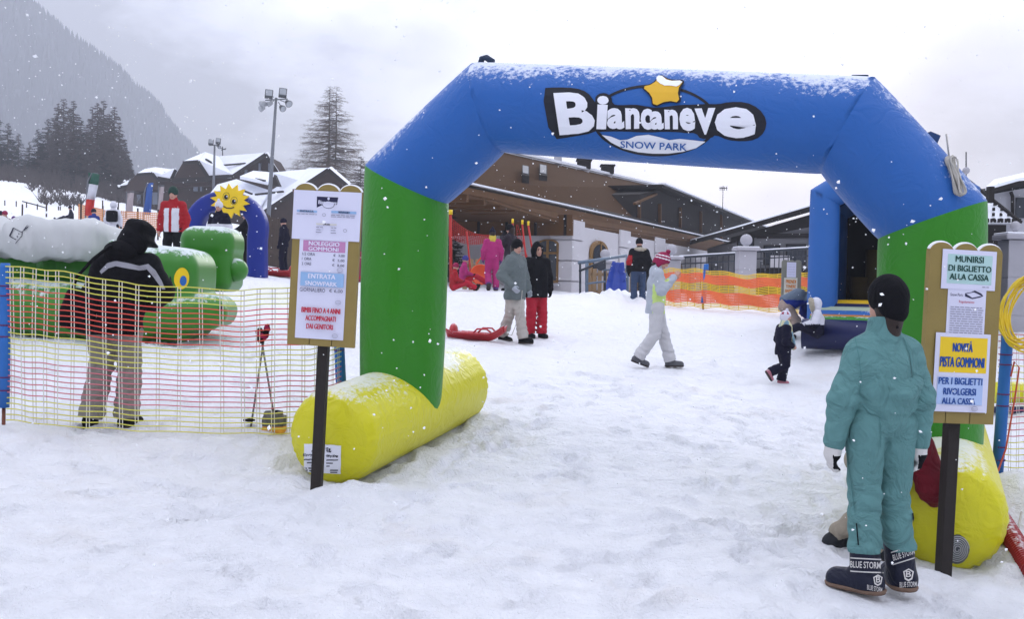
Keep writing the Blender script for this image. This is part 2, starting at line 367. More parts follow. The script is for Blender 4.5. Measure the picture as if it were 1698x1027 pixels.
def snow_mat():
    m = bpy.data.materials.new('trampled_snow'); m.use_nodes = True; t = m.node_tree; b = t.nodes['Principled BSDF']; N = t.nodes.new; L = t.links.new
    c = N('ShaderNodeTexCoord').outputs['Object']
    def noise(sc, det=5, rg=.55, dist=0):
        n = N('ShaderNodeTexNoise'); n.inputs['Scale'].default_value = sc; n.inputs['Detail'].default_value = det; n.inputs['Roughness'].default_value = rg; n.inputs['Distortion'].default_value = dist; L(c, n.inputs['Vector']); return n.outputs[0]
    a = N('ShaderNodeMixRGB'); L(noise(.35, 6, .6), a.inputs[0]); a.inputs[1].default_value = (.85, .865, .90, 1); a.inputs[2].default_value = (.93, .935, .96, 1)
    d = N('ShaderNodeMapRange'); L(noise(1.1, 7, .65), d.inputs[0]); d.inputs[1].default_value = .56; d.inputs[2].default_value = .78; d.inputs[4].default_value = .5
    e = N('ShaderNodeMixRGB'); L(d.outputs[0], e.inputs[0]); L(a.outputs[0], e.inputs[1]); e.inputs[2].default_value = (.76, .70, .63, 1)
    f = N('ShaderNodeMapRange'); L(noise(9, 6, .7), f.inputs[0]); f.inputs[1].default_value = .66; f.inputs[2].default_value = .8; f.inputs[4].default_value = .3
    g = N('ShaderNodeMixRGB'); L(f.outputs[0], g.inputs[0]); L(e.outputs[0], g.inputs[1]); g.inputs[2].default_value = (.6, .58, .57, 1)
    L(g.outputs[0], b.inputs['Base Color']); b.inputs['Roughness'].default_value = .65; b.inputs['Specular IOR Level'].default_value = .25
    v = N('ShaderNodeTexVoronoi'); v.inputs['Scale'].default_value = 4.2; L(c, v.inputs['Vector'])
    foot = nmath(t, 'MULTIPLY', nmath(t, 'MINIMUM', v.outputs['Distance'], .42), 1.3)
    h = nmath(t, 'ADD', nmath(t, 'MULTIPLY', noise(5, 8, .62, .6), 1.2), nmath(t, 'MULTIPLY', noise(28, 5, .7), .42)); h = nmath(t, 'ADD', h, nmath(t, 'MULTIPLY', foot, noise(1.7, 3)))
    bn = N('ShaderNodeBump'); bn.inputs['Strength'].default_value = .9; bn.inputs['Distance'].default_value = .10; L(h, bn.inputs['Height']); L(bn.outputs[0], b.inputs['Normal'])
    return m
ground = mesh('ground', np.stack([GX, GY, GZ], -1), gF, snow_mat()); tag(ground, kind='structure')
# ------------------------------------------------------------------ inflatable entrance arch
m_green = mat('green_pvc', (.025, .215, .006), .42, .07, 3, bump=.06, bs=25, spec=.35, snow=.10, wrinkle=.2)
m_blue = mat('blue_pvc', (.017, .108, .38), .45, .06, 3, bump=.12, bs=90, spec=.3, snow=.44, sscale=26, wrinkle=.22)
m_yel = mat('yellow_pvc', (.64, .60, .006), .38, .06, 3, bump=.10, bs=28, spec=.4, snow=.30, wrinkle=.35)
m_white = mat('white_print', (.80, .81, .88), .6, .03); m_black = mat('black_print', (.012, .013, .02), .6, .1, snow=.05)
m_star = mat('star_yellow', (.72, .42, .03), .6, .08, snow=.22)
AL = P(670, 650, 8.6); AR = P(1545, 560, 7.2)
arch = thing('inflatable_arch', 'big blue and green inflatable entrance arch on yellow foot tubes', 'inflatable arch', gp(670, 700, 8.6))
def on_arch(px, py):
    r = Vector(ray(px, py)); n = Vector((AR.y - AL.y, -(AR.x - AL.x), 0)); return CAM + r * ((AL - CAM).dot(n) / r.dot(n))
ARP = [on_arch(664, 688), on_arch(675, 305), on_arch(811, 178), on_arch(1406, 209), on_arch(1545, 366), on_arch(1540, 800)]
def mitred(pts, r, n=40, sub=14, bulge=.018):
    pts = [Vector(p) for p in pts]; nrm = (pts[2] - pts[1]).cross(pts[1] - pts[0]).normalized(); rings = []; seg = []
    for i in range(len(pts) - 1):
        a, b = pts[i], pts[i + 1]; t = (b - a).normalized(); s = nrm.cross(t).normalized()
        def cut(j):                                  # bisecting plane at corner j
            if j == 0 or j == len(pts) - 1: return t
            return ((pts[j] - pts[j - 1]).normalized() + (pts[j + 1] - pts[j]).normalized()).normalized()
        ca, cb = cut(i), cut(i + 1); L_ = (b - a).length
        for k in range(sub + 1):
            u = k / sub; u = .5 - .5 * math.cos(math.pi * u)
            e = min(u, 1 - u) * L_; rr = r * (1 + bulge * math.sin(math.pi * u)) - (.004 * math.exp(-e / .03) if 0 < i + u < len(pts) - 1 else 0); ring = []
            for q in range(n):
                an = 2 * math.pi * q / n; off = (nrm * math.cos(an) + s * math.sin(an)) * rr
                pa = a + off; pa = pa + t * ((a - pa).dot(ca) / t.dot(ca)); pb = b + off; pb = pb + t * ((b - pb).dot(cb) / t.dot(cb))
                ring.append(pa.lerp(pb, u))
            rings.append(ring); seg.append(i)
    return rings, seg
rings, seg = mitred(ARP, .366)
for q, (r_, s_) in enumerate(zip(rings, seg)):       # the columns narrow slightly where they enter the foot tubes
    if s_ in (0, 4):
        c = sum(r_, Vector()) / len(r_); foot_z = ARP[0].z if s_ == 0 else ARP[-1].z; k = max(0, 1 - (c.z - foot_z) / 1.1) ** 2 * .06
        rings[q] = [c + (p - c) * (1 - k) for p in r_]
def ring_mesh(name, rs, m, parent, caps=False):
    n = len(rs[0]); V = [v for r_ in rs for v in r_]; Fc = []
    for i in range(len(rs) - 1):
        for k in range(n): Fc.append((i * n + k, i * n + (k + 1) % n, (i + 1) * n + (k + 1) % n, (i + 1) * n + k))
    if caps: Fc.append(tuple(range(n))); Fc.append(tuple((len(rs) - 1) * n + k for k in range(n)))
    return mesh(name, V, Fc, m, parent, True, True)
def pick(ids): return [r_ for r_, s in zip(rings, seg) if s in ids]
col1 = ring_mesh('column', pick([0]), m_green, arch); col2 = ring_mesh('column', pick([4]), m_green, arch)
beam = ring_mesh('arch_beam', pick([1, 2, 3]), m_blue, arch)
def foot(pn, dn, pf, df, r):
    a = P(*pn, dn); b = P(*pf, df); L_ = (b - a).length; prof = []
    for k in range(13):
        t = k / 12; x = t * .12; prof.append((r * (.85 + .15 * math.sin(t * math.pi / 2)) - (.02 if k == 0 else 0), x))
    prof = [(r * .02, -.075), (r * .3, -.068), (r * .55, -.05), (r * .72, -.022)] + prof
    full = prof + [(r * 1.012, L_ * .3), (r * 1.015, L_ * .5), (r * 1.012, L_ * .7)] + [(q, L_ - x) for q, x in reversed(prof)]
    mb = MB().lathe(a, full, 88, (b - a)); ax_ = (b - a).normalized()
    for i, v in enumerate(mb.V):
        v = Vector(v); h_ = (v - a).dot(ax_); e_ = min(abs(h_ - .1), abs(L_ - .1 - h_)); q = i % 88; k_ = math.exp(-(e_ / .14) ** 2); c_ = a + ax_ * h_
        mb.V[i] = tuple(c_ + (v - c_) * (1 + k_ * (.012 * math.sin(q * 1.9 + 2 * math.sin(q * .7)) + .008 * math.sin(q * 4.1))) + ax_ * (k_ * .008 * math.sin(q * 2.7 + h_ * 40)))
    o = mb.build('foot_tube', m_yel, arch, True, True); return o
ft1 = foot((543, 730), 7.55, (757, 636), 9.8, .375); ft2 = foot((1565, 864), 6.35, (1547, 700), 8.6, .385)
bv1 = bvh_of([ft1]); bv2 = bvh_of([ft2]); bvb = bvh_of([beam]); bvc2 = bvh_of([col2])
def rect(x0, y0, x1, y1): return np.array([(x0, y0), (x1, y0), (x1, y1), (x0, y1)]), [[0, 1, 2, 3]]
def ellpts(cx, cy, rx, ry, n=48, rot=0):
    return [(cx + rx * math.cos(a) * math.cos(rot) - ry * math.sin(a) * math.sin(rot), cy + rx * math.cos(a) * math.sin(rot) + ry * math.sin(a) * math.cos(rot)) for a in [2 * math.pi * k / n for k in range(n)]]
lab = decal('maker_label', np.array([(505, 736), (566, 739), (565, 786), (505, 783)]), [[0, 1, 2, 3]], bv1, m_white, arch, .006)
def put_text(s, quad, bvh, m, parent, off, bold=.01, L=6, name='lettering'):
    V, Fc, _ = text2d(s, bold); return decal(name, quadmap(V, quad), Fc, bvh, m, parent, off, L)
ink = mat('dark_ink', (.03, .03, .05), .7, .1)
for s, q in (('A', ((517, 742), (523, 742), (523, 749), (517, 749))), ('RE', ((541, 743), (550, 743), (550, 750), (541, 750))), ('Engl', ((504, 752), (520, 752), (520, 758), (504, 758))), ('ampoline', ((542, 753), (561, 754), (561, 760), (542, 759)))):
    put_text(s, q, bv1, ink, lab, .009, .02)
V = []; Fc = []
for x0, x1, y in ((501, 516, 767), (538, 557, 768), (506, 516, 772), (538, 549, 773), (513, 516, 777), (538, 543, 778), (500, 514, 781), (500, 515, 785), (544, 557, 784.5), (545, 556, 788)):
    a, b = rect(x0 + 4, y - 5.9, x1 + 4, y - 4.1); Fc.append([len(V) + i for i in b[0]]); V += a.tolist()
decal('small_print', np.array(V), Fc, bv1, ink, lab, .009)
# spiral air valve in the right tube
cu = [(r_ * math.cos(a), r_ * math.sin(a)) for r_, a in [(3 + k * .11, k * .22) for k in range(172)]]
va = decal('air_valve', *fill2d([ellpts(1586, 911, 21, 24)]), bv2, mat('valve_grey', (.10, .11, .12), .5), arch, .006)
mb = MB()
hits = []
for x, y in cu:
    h = bv2.ray_cast(CAM, Vector(ray(1586 + x * .9, 911 + y * 1.02)).normalized())[0]
    if h is not None: hits.append(h + Vector((0, -.014, 0)))
mb.tube(hits, .0035, 5); mb.build('valve_coil', mat('valve_metal', (.45, .46, .46), .4), va, True, True)
# ---- logo on the beam, traced in photo pixels and laid on the cylinder
def z2(pts): return [(880 + x / 4.043, 110 + y / 4.043) for x, y in pts]
def smooth(pts, it=2):
    for _ in range(it):
        q = []
        for i in range(len(pts)):
            a = pts[i]; b = pts[(i + 1) % len(pts)]; q += [(a[0] * .75 + b[0] * .25, a[1] * .75 + b[1] * .25), (a[0] * .25 + b[0] * .75, a[1] * .25 + b[1] * .75)]
        pts = q
    return pts
ring_o = ellpts(880 + 832 / 4.043, 110 + 362 / 4.043, 104, 59, 64, .035); ring_i = ellpts(880 + 832 / 4.043, 110 + 362 / 4.043, 99.2, 54.5, 64, .035)
logo = decal('logo_ring', *fill2d([ring_o, ring_i]), bvb, m_black, arch, .004, 5)
drift = z2([(478, 458), (540, 468), (600, 492), (650, 488), (710, 464), (790, 456), (860, 472), (930, 492), (1000, 484), (1080, 492), (1172, 503), (1110, 545), (1020, 570), (920, 582), (820, 582), (720, 572), (620, 548), (540, 508)])
decal('snow_drift', *fill2d([drift]), bvb, m_white, logo, .005, 5)
LET = [('B', [(155, 183), (395, 172), (448, 438), (197, 455)], .036), ('i', [(450, 200), (528, 204), (512, 418), (440, 415)], .04),
       ('a', [(516, 280), (626, 280), (632, 420), (514, 414)], .045), ('n', [(636, 278), (735, 282), (730, 414), (640, 418)], .045),
       ('c', [(738, 284), (816, 284), (816, 422), (742, 420)], .045), ('a', [(800, 300), (890, 302), (896, 422), (800, 420)], .045),
       ('n', [(898, 288), (990, 292), (990, 418), (902, 418)], .045), ('e', [(998, 278), (1104, 282), (1106, 432), (1000, 428)], .045),
       ('v', [(1100, 285), (1240, 280), (1206, 450), (1140, 458)], .045), ('e', [(1236, 276), (1512, 276), (1512, 476), (1236, 476)], .036)]
back = [smooth(z2([(72, 148), (180, 142), (300, 146), (380, 172), (430, 235), (470, 300), (480, 400), (420, 445), (300, 466), (135, 492)]), 1),
        smooth(z2([(430, 215), (455, 185), (500, 178), (540, 200), (552, 255), (600, 262), (700, 256), (770, 268), (840, 280), (930, 268), (1020, 258), (1090, 258), (1180, 252), (1260, 255), (1330, 240), (1440, 240), (1530, 280), (1585, 360), (1570, 440), (1510, 490), (1420, 502), (1320, 492), (1240, 455), (1215, 478), (1140, 486), (1110, 445), (1040, 446), (1000, 440), (900, 436), (780, 442), (640, 434), (540, 434), (430, 438)]), 1)]
for k, b_ in enumerate(back): decal('letter_backing', *fill2d([b_]), bvb, m_black, logo, .006 + .001 * k, 5)
for ch, q, bo in LET:
    V, Fc, _ = text2d(ch, bo); decal('lettering', quadmap(V, z2(q)), Fc, bvb, m_white, logo, .014, 2.5)
put_text('SNOW PARK', z2([(604, 494), (1052, 512), (1050, 560), (604, 538)]), bvb, m_blue, logo, .013, .012, 2.5)
star = z2([(868, 66), (925, 108), (1030, 104), (985, 165), (1002, 248), (920, 232), (826, 274), (814, 196), (746, 146), (830, 128)])
decal('star_outline', *fill2d([smooth([(1092 + (x - 1099) * 1.12 + 7, 151 + (y - 151) * 1.12) for x, y in star])]), bvb, m_black, logo, .016, 4)
decal('star', *fill2d([smooth(star, 1)]), bvb, m_star, logo, .020, 4)
decal('star_snow', *fill2d([smooth(z2([(836, 100), (868, 68), (920, 112), (1028, 106), (990, 148), (940, 138), (885, 140)]), 1)]), bvb, mat('snow_cap', (.85, .87, .92), .7), logo, .024, 4)
# seams, flaps, ties, rope
mb = MB()
mb.tube([on_arch(797, 106) + Vector((0, 0, .0)), on_arch(799, 97), on_arch(806, 95), on_arch(818, 103)], .026, 8); mb.build('tie_loop', mat('tie_dark', (.02, .035, .07), .6), arch, True, True)
mb = MB(); a, b = on_arch(1412, 131), on_arch(1440, 131); mb.bar(a, b, .18, .03); mb.build('tie_pad', MATS['tie_dark'], arch, True)
f1 = [on_arch(1540, 219), on_arch(1553, 214), on_arch(1570, 221), on_arch(1562, 240), on_arch(1558, 243)]
mb = MB().prism([p + Vector((0, .1, 0)) for p in f1], (0, .03, 0)); mb.build('anchor_flap', mat('flap_blue', (.02, .06, .16), .6), arch, True)
rope = mat('pale_rope', (.42, .40, .36), .9, .2, bump=.3)
mb = MB(); mb.tube([on_arch(1569, 222), on_arch(1574, 262)], .006, 6)
for k in range(7):
    pts = []
    for i in range(25):
        a = 2 * math.pi * i / 24; u = (33 + (k % 3)) * math.cos(a) + R.uniform(-.6, .6); w = (3.2 + (k % 4) * 1.5) * math.sin(a) * (1 + .55 * math.cos(2 * a)) + 1.5 * math.sin(3 * a + k)
        x = 1579 + .26 * u + w + (k - 3) * .8; y = 293 + .93 * u
        h = bvb.ray_cast(CAM, Vector(ray(x, y)).normalized())[0]; q = on_arch(x, y) if h is None else h; pts.append(q + Vector((0, -.02 - .009 * k, 0)))
    mb.tube(pts, .0068, 6)
mb.build('rope_coil', rope, arch, True, True)
# ------------------------------------------------------------------ notice boards
m_wood = mat('varnished_plank', (.26, .19, .055), .55, .18, 5, bump=.1, bs=30); m_post = mat('dark_post', (.022, .017, .015), .7, .2, bump=.2)
m_paper = mat('white_paper', (.66, .66, .80), .55, .02); m_cap = mat('snow_cap', (.85, .87, .92), .7)
def colour(n, c): return mat(n, c, .6, .03)
def board(label, loc, rz, Wd, Hb, zb, lean, papers, postx=.5, depth=.045, snowtop=True, m=m_wood, cat='notice board', name='notice_board', group=None):
    t = thing(name, label, cat, loc, rz, group, (0, lean)); w = Wd / 3
    for k in range(3):
        x0 = -Wd / 2 + w * k; hw = w / 2 - .003; poly = [(x0 + .003, -depth / 2, zb), (x0 + w - .003, -depth / 2, zb)]
        top = zb + Hb - hw; poly += [(x0 + w / 2 + hw * math.cos(a), -depth / 2, top + hw * math.sin(a) * .8) for a in [math.pi * i / 14 for i in range(15)]]
        MB().prism(poly, (0, depth, 0)).build('plank', m, t)
        if snowtop:
            MB().tube([(x0 + w / 2 + hw * math.cos(a), 0, top + hw * math.sin(a) * .8) for a in [math.pi * (i + 1.5) / 15 for i in range(13)]], .012, 6).build('snow_on_top', m_cap, t)
    mb = MB(); px = -Wd / 2 + Wd * postx; mb.box((px, depth / 2 + .045, (zb + Hb * .6 - .5) / 2), (.075, .075, zb + Hb * .6 + .5), bev=.006); mb.build('post', m_post, t)
    for i, (u0, v0, u1, v1, c, items) in enumerate(papers):
        y = -depth / 2 - .003 - .004 * i
        X = lambda u: -Wd / 2 + u * Wd
        Z = lambda v: zb + Hb * (1 - v)
        pp = MB().box(((X(u0) + X(u1)) / 2, y, (Z(v0) + Z(v1)) / 2), (X(u1) - X(u0), .003, Z(v0) - Z(v1))).build('paper', c, t)
        for j, it in enumerate(items):
            yy = y - .0025 - .0007 * j
            if it[0] == 'r':
                _, a0, b0, a1, b1, cm = it; mesh('printed_panel', [(X(a0), yy, Z(b0)), (X(a1), yy, Z(b0)), (X(a1), yy, Z(b1)), (X(a0), yy, Z(b1))], [[0, 3, 2, 1]], cm, pp, smooth=False)
            elif it[0] == 't':
                _, s, a0, b0, a1, b1, cm, bo = it; V, Fc, _d = text2d(s, bo)
                V, Fc, _d = text2d(s, 0.0); hb = (b1 - b0) * Hb; LV = []; LF = []; n_ = len(V)
                for q, (ox, oz) in enumerate(((0, 0), (.045, .02), (-.045, -.02)) if bo else ((0, 0),)):   # heavy print: strokes thickened sideways
                    LV += [(X(a0 + (a1 - a0) * p[0]) + ox * hb, yy - .001 - .0004 * q, Z(b1 + (b0 - b1) * p[1]) + oz * hb) for p in V]; LF += [[i + n_ * q for i in f] for f in Fc]
                mesh('lettering', LV, LF, cm, pp, smooth=False)
            elif it[0] == 'l':                       # lines of illegible small print
                _, a0, b0, a1, b1, nl, cm = it; mb = MB(); rr = random.Random(j)
                for q in range(nl):
                    v = b0 + (b1 - b0) * q / max(1, nl - 1); x = a0
                    while x < a1 - .02:
                        ln = min(rr.uniform(.03, .09), a1 - x); mb.add([(X(x), yy, Z(v)), (X(x + ln), yy, Z(v)), (X(x + ln), yy, Z(v + .0045)), (X(x), yy, Z(v + .0045))], [[0, 3, 2, 1]]); x += ln + .012
                mb.build('small_print', cm, pp)
            elif it[0] == 'p':
                _, loops, cm = it; V, Fc = fill2d(loops); mesh('printed_mark', [(X(p[0]), yy - .0006, Z(p[1])) for p in V], Fc, cm, pp, smooth=False)
    return t
grey = colour('grey_ink', (.28, .28, .36)); navy = colour('navy_ink', (.02, .02, .06)); red = colour('red_ink', (.50, .012, .04)); pink = colour('pink_panel', (.50, .22, .42)); sky_p = colour('pale_blue_panel', (.28, .45, .70))
lt = colour('light_ink', (.74, .74, .88)); teal = colour('pale_mint_panel', (.42, .62, .60)); green_i = colour('dark_green_ink', (.01, .06, .045)); yel = colour('yellow_panel', (.82, .56, .02)); blue_i = colour('blue_ink', (.015, .07, .30)); pale = colour('pale_sky_panel', (.42, .54, .80)); cream = colour('cream_panel', (.62, .60, .55))
def mini(u, v, s, c=grey): return [('p', [ellpts(u, v, s, s * .28, 20)], c), ('p', [ellpts(u, v, s * .93, s * .22, 20)], m_paper), ('t', 'Biancaneve', u - s * .75, v - s * .1, u + s * .75, v + s * .1, c, .0)]
logo_m = [('p', [[(.345, .09), (.66, .09), (.645, .135), (.42, .142), (.35, .158)]], navy), ('p', [ellpts(.52, .135, .09, .025, 24)], navy), ('p', [ellpts(.52, .137, .082, .02, 24)], m_paper), ('t', 'Biancaneve', .375, .112, .64, .135, m_paper, .03), ('p', [ellpts(.52, .1, .018, .009, 10)], m_paper)]
L_pap = [(.12, .345, .835, .957, m_paper, [('r', .175, .358, .80, .425, pink), ('t', 'NOLEGGIO', .26, .363, .71, .388, lt, .012), ('t', 'GOMMONI', .26, .396, .70, .419, lt, .012),
          ('t', '1/2 ORA', .17, .433, .36, .451, navy, 0), ('t', '€  3,00', .63, .434, .80, .452, navy, 0), ('t', '1 ORA', .17, .463, .31, .480, navy, 0), ('t', '€  5,00', .62, .464, .80, .482, navy, 0), ('t', '2 ORE', .17, .493, .31, .510, navy, 0), ('t', '€  8,00', .62, .494, .80, .512, navy, 0)]
          + mini(.74, .53, .045) + [('r', .165, .552, .805, .636, sky_p), ('t', 'ENTRATA', .28, .561, .68, .588, lt, .012), ('t', 'SNOWPARK', .24, .606, .71, .632, lt, .012), ('t', 'GIORNALIERO', .165, .648, .54, .671, navy, 0), ('t', '€ 6,00', .60, .648, .80, .671, navy, 0)] + mini(.74, .728, .045)
          + [('t', 'BIMBI FINO A 4 ANNI', .21, .766, .78, .798, red, .008), ('t', 'ACCOMPAGNATI', .275, .815, .72, .846, red, .008), ('t', 'DAI GENITORI', .295, .865, .685, .896, red, .008)] + mini(.72, .932, .045)),
         (.0, .055, 1.0, .353, m_paper, logo_m + [('r', .06, .176, .36, .188, sky_p), ('t', 'ENTRATA', .11, .176, .31, .188, navy, .03), ('r', .57, .172, .94, .186, sky_p), ('t', 'NOLEGGIO', .68, .173, .84, .185, navy, .03), ('l', .06, .198, .36, .199, 1, grey), ('l', .57, .196, .92, .206, 2, grey), ('r', .36, .252, .66, .262, cream), ('t', 'ORARI', .46, .252, .56, .262, navy, .03), ('l', .36, .274, .46, .305, 3, grey), ('l', .58, .274, .66, .305, 3, grey), ('p', [ellpts(.47, .2, .028, .01, 16), ellpts(.47, .2, .022, .007, 16)], grey), ('p', [ellpts(.79, .29, .028, .01, 16), ellpts(.79, .29, .022, .007, 16)], grey)])]
pl = gp(521, 800, 7.1) + Vector((0, 0, .035))
board('wooden notice board with price list beside the yellow tube, on dark post', pl, rad(-6), .492, 1.165, .965, rad(2.0), L_pap)
R_pap = [(.27, .25, .79, .53, m_paper, [('p', [[(.50, .285), (.58, .278), (.63, .268), (.72, .282), (.75, .296), (.70, .305), (.60, .315), (.50, .302)], [(.515, .288), (.62, .277), (.73, .295), (.60, .308)]], navy), ('t', 'Snow Park', .30, .287, .47, .303, navy, 0), ('t', 'Regolamento', .42, .325, .63, .343, red, 0), ('l', .31, .36, .76, .50, 12, grey)]),
         (.165, .05, .90, .265, m_paper, [('r', .235, .075, .845, .235, teal), ('t', 'MUNIRSI', .34, .083, .72, .117, green_i, .012), ('t', 'DI BIGLIETTO', .25, .134, .83, .167, green_i, .012), ('t', 'ALLA CASSA', .27, .180, .80, .213, green_i, .012), ('l', .72, .245, .84, .246, 1, grey)]),
         (.13, .505, .875, .935, m_paper, [('r', .19, .527, .835, .720, yel), ('t', 'NOVITÀ', .365, .546, .63, .606, blue_i, .012), ('t', 'PISTA GOMMONI', .20, .635, .80, .690, blue_i, .012), ('r', .18, .745, .80, .895, pale), ('t', 'PER I BIGLIETTI', .195, .748, .785, .785, blue_i, .012), ('t', 'RIVOLGERSI', .265, .805, .705, .842, blue_i, .012), ('t', 'ALLA CASSA', .25, .858, .70, .892, blue_i, .012)] + mini(.70, .915, .045))]
pr = gp(1570, 945, 6.0)
board('wooden notice board with mint and yellow sheets beside the turquoise ski suit', pr, rad(8), .475, 1.10, .915, rad(1.6), R_pap, .54)
# ------------------------------------------------------------------ netting
m_ny = mat('net_yellow', (.66, .62, .10), .6); m_nr = mat('net_red', (.72, .09, .06), .6); m_no = mat('net_orange', (.85, .17, .05), .6); m_np = mat('net_pale', (.62, .60, .52), .6)
m_npk = mat('net_pink', (.60, .16, .19), .6)
m_pad = mat('blue_pad', (.02, .13, .42), .5, .1, bump=.1, snow=.06)
def net(t, bot, top, rows, cols, colf, sw, vw, vm, wav=.0):
    """strands between a lower and an upper line of points; colf(v) -> material number"""
    def samp(line, n):
        line = [Vector(p) for p in line]; out = []
        for i in range(n):
            f = i / (n - 1) * (len(line) - 1); k = min(int(f), len(line) - 2); out.append(line[k].lerp(line[k + 1], f - k))
        return out
    n = cols * 2 + 1; B = samp(bot, n); T = samp(top, n); mb = MB()
    def pt(i, v):
        q = B[i].lerp(T[i], v); return q + Vector((0, wav * math.sin(i * .5 + v * 4) + wav * .6 * math.sin(i * 1.3), wav * .4 * math.sin(i * .9 + 5 * v)))
    for r_ in range(rows):
        v = r_ / (rows - 1); mb.mi = colf(v); pts = [pt(i, v) for i in range(n)]; w = sw[mb.mi] if isinstance(sw, (list, tuple)) else sw
        V = []; 
        for p in pts: V += [p + Vector((0, -.0015, -w / 2)), p + Vector((0, -.0015, w / 2)), p + Vector((0, .0015, w / 2)), p + Vector((0, .0015, -w / 2))]
        Fc = []
        for i in range(n - 1):
            for k in range(4): Fc.append((i * 4 + k, i * 4 + (k + 1) % 4, i * 4 + 4 + (k + 1) % 4, i * 4 + 4 + k))
        mb.add(V, Fc)
    for c in range(1, n - 1, 2):
        for dx in ((-.012, .012) if vw < .02 else (0,)):
            for r_ in range(0, rows - 1, 1):
                v0 = r_ / (rows - 1); v1 = (r_ + 1) / (rows - 1); mb.mi = vm(v0)
                e = (T[min(c + 1, n - 1)] - T[c - 1]).normalized(); a = pt(c, v0) + e * dx; b = pt(c, v1) + e * dx
                mb.add([a - e * vw / 2, a + e * vw / 2, b + e * vw / 2, b - e * vw / 2], [(0, 1, 2, 3)])
    return mb
def pole(t, p, h, r, lean=(0, 0), spike=.15, m=None, tie=True):
    p = Vector(p); e = p + Vector((lean[0], lean[1], h)); o = MB().tube([p + Vector((0, 0, spike)), p.lerp(e, .35) + Vector((0, 0, .05)), p.lerp(e, .97), e], [r, r * 1.04, r, r * .8], 14).build('post', m or m_pad, t, True, True)
    MB().tube([p - Vector((0, 0, .3)), p + Vector((0, 0, spike + .02))], r * .35, 8).build('spike', mat('rust_steel', (.16, .05, .03), .6, .2), o, True, True)
    if tie:
        for z in (.22, .3, .55, .62, .8, .86): q = p.lerp(e, z); MB().lathe(q, [(r * 1.06, -.006), (r * 1.09, 0), (r * 1.06, .006)], 14).build('tie_cord', mat('cord_violet', (.10, .02, .10), .6), o, True, True)
    return o
def gline(pts, up): return [gp(*p) + Vector((0, 0, up)) for p in pts]
fl = thing('net_fence', 'yellow and red net fence in front of the man with the shoulder bag', 'net fence', gp(8, 705, 8.0))
bl = [(10, 700, 7.95), (100, 700, 8.0), (230, 712, 8.0), (400, 716, 8.0), (520, 700, 8.3), (566, 690, 8.75)]
bot = gline(bl, .06); topl = []
for (px, py, d), y in zip(bl, (441, 450, 473, 482, 474, 470)): topl.append(P(px, y, d))
bands = lambda v: 0 if v < .16 else 1 if v < .42 else 0 if v < .60 else 2 if v < .87 else 0
net(fl, bot, topl, 29, 24, bands, [.0088, .0088, .0088], .008, lambda v: 3, .012).build('net', [m_ny, m_npk, m_nr, m_np], fl, True, True)
pole(fl, gp(6, 705, 7.98), 1.31, .043); pole(fl, gp(568, 680, 8.8), 1.22, .045, (-.07, 0))
fm = thing('net_fence', 'dense orange and yellow net fence in front of the stone gate posts', 'net fence', gp(1169, 513, 24))
bl = [(1085, 495, 25.5), (1110, 505, 25), (1165, 513, 24), (1240, 522, 22.5), (1320, 531, 21), (1362, 537, 20)]
bot = gline(bl, .05); topl = [P(px, y, d) for (px, py, d), y in zip(bl, (446, 446, 447, 457, 452, 452))]
bands = lambda v: 0 if v < .12 else 1 if v < .42 else 0 if v < .66 else 1 if v < .88 else 0
net(fm, bot, topl, 25, 24, bands, [.022, .034], .024, bands, .05).build('net', [mat('net_amber', (.78, .50, .02), .6), m_no], fm, True, True)
pole(fm, gp(1166, 513, 24), 1.09, .06, (.05, 0))
fr = thing('net_fence', 'pink and yellow net fence at the right edge with a blue padded post', 'net fence', gp(1655, 832, 8.0))
bl = [(1655, 815, 8.0), (1700, 812, 8.1), (1800, 812, 8.2)]; bot = [P(px, 797, d) for px, py, d in bl]; topl = [P(px, 555, d) for px, py, d in bl]
bands = lambda v: 0 if v < .28 else 1 if v < .62 else 0 if v < .82 else 1
net(fr, bot, topl, 24, 7, bands, .0075, .007, lambda v: 2, .008).build('net', [m_ny, m_npk, m_np], fr, True, True)
pole(fr, gp(1652, 832, 8.0), 1.33, .045, (.05, 0), .17)
# hoses at the right edge
ho = thing('yellow_hose', 'coiled yellow hose hanging on the blue post of the right net', 'hose', P(1680, 520, 7.9)); mb = MB()
for k in range(8):
    pts = []
    for i in range(33):
        a = 2 * math.pi * i / 32; ww = 30 + 5.5 * k; hh = 48 + 2.2 * k; pts.append(P(1700 + ww * math.cos(a) * .8 - 9 * math.sin(a) + k * 1.5, 518 + hh * math.sin(a) + 6 * math.sin(a * 2 + k * 1.9), 7.93 - .012 * k + .03 * math.sin(2 * a)))
    mb.tube(pts, .0085, 8)
mb.build('hose_coil', mat('hose_yellow', (.72, .50, .02), .4, .12), ho, True, True)
rh = thing('red_hose', 'ribbed red air hose lying in snow beside the right yellow tube', 'hose', gp(1690, 900, 6.6)); pts = []; rs = []
ctr = [P(1636, 826, 7.3), P(1660, 862, 6.9), P(1682, 898, 6.5), P(1710, 945, 6.15), P(1750, 1010, 5.8)]
for i in range(121):
    f = i / 120 * 4; k = min(int(f), 3); q = ctr[k].lerp(ctr[k + 1], f - k); pts.append(q); rs.append(.062 + .006 * (i % 2))
MB().tube(pts, rs, 14).build('ribbed_tube', mat('hose_red', (.26, .012, .015), .5, .15, snow=.28), rh, True, False)
MB().tube([P(1632, 822, 7.32), P(1622, 806, 7.4), P(1636, 795, 7.5), P(1655, 782, 7.8), P(1668, 745, 7.85), P(1683, 660, 7.85), P(1690, 610, 7.85), P(1682, 600, 7.9), P(1676, 625, 7.9)], .007, 6).build('red_cord', mat('cord_red', (.5, .08, .04), .5), rh, True, True)
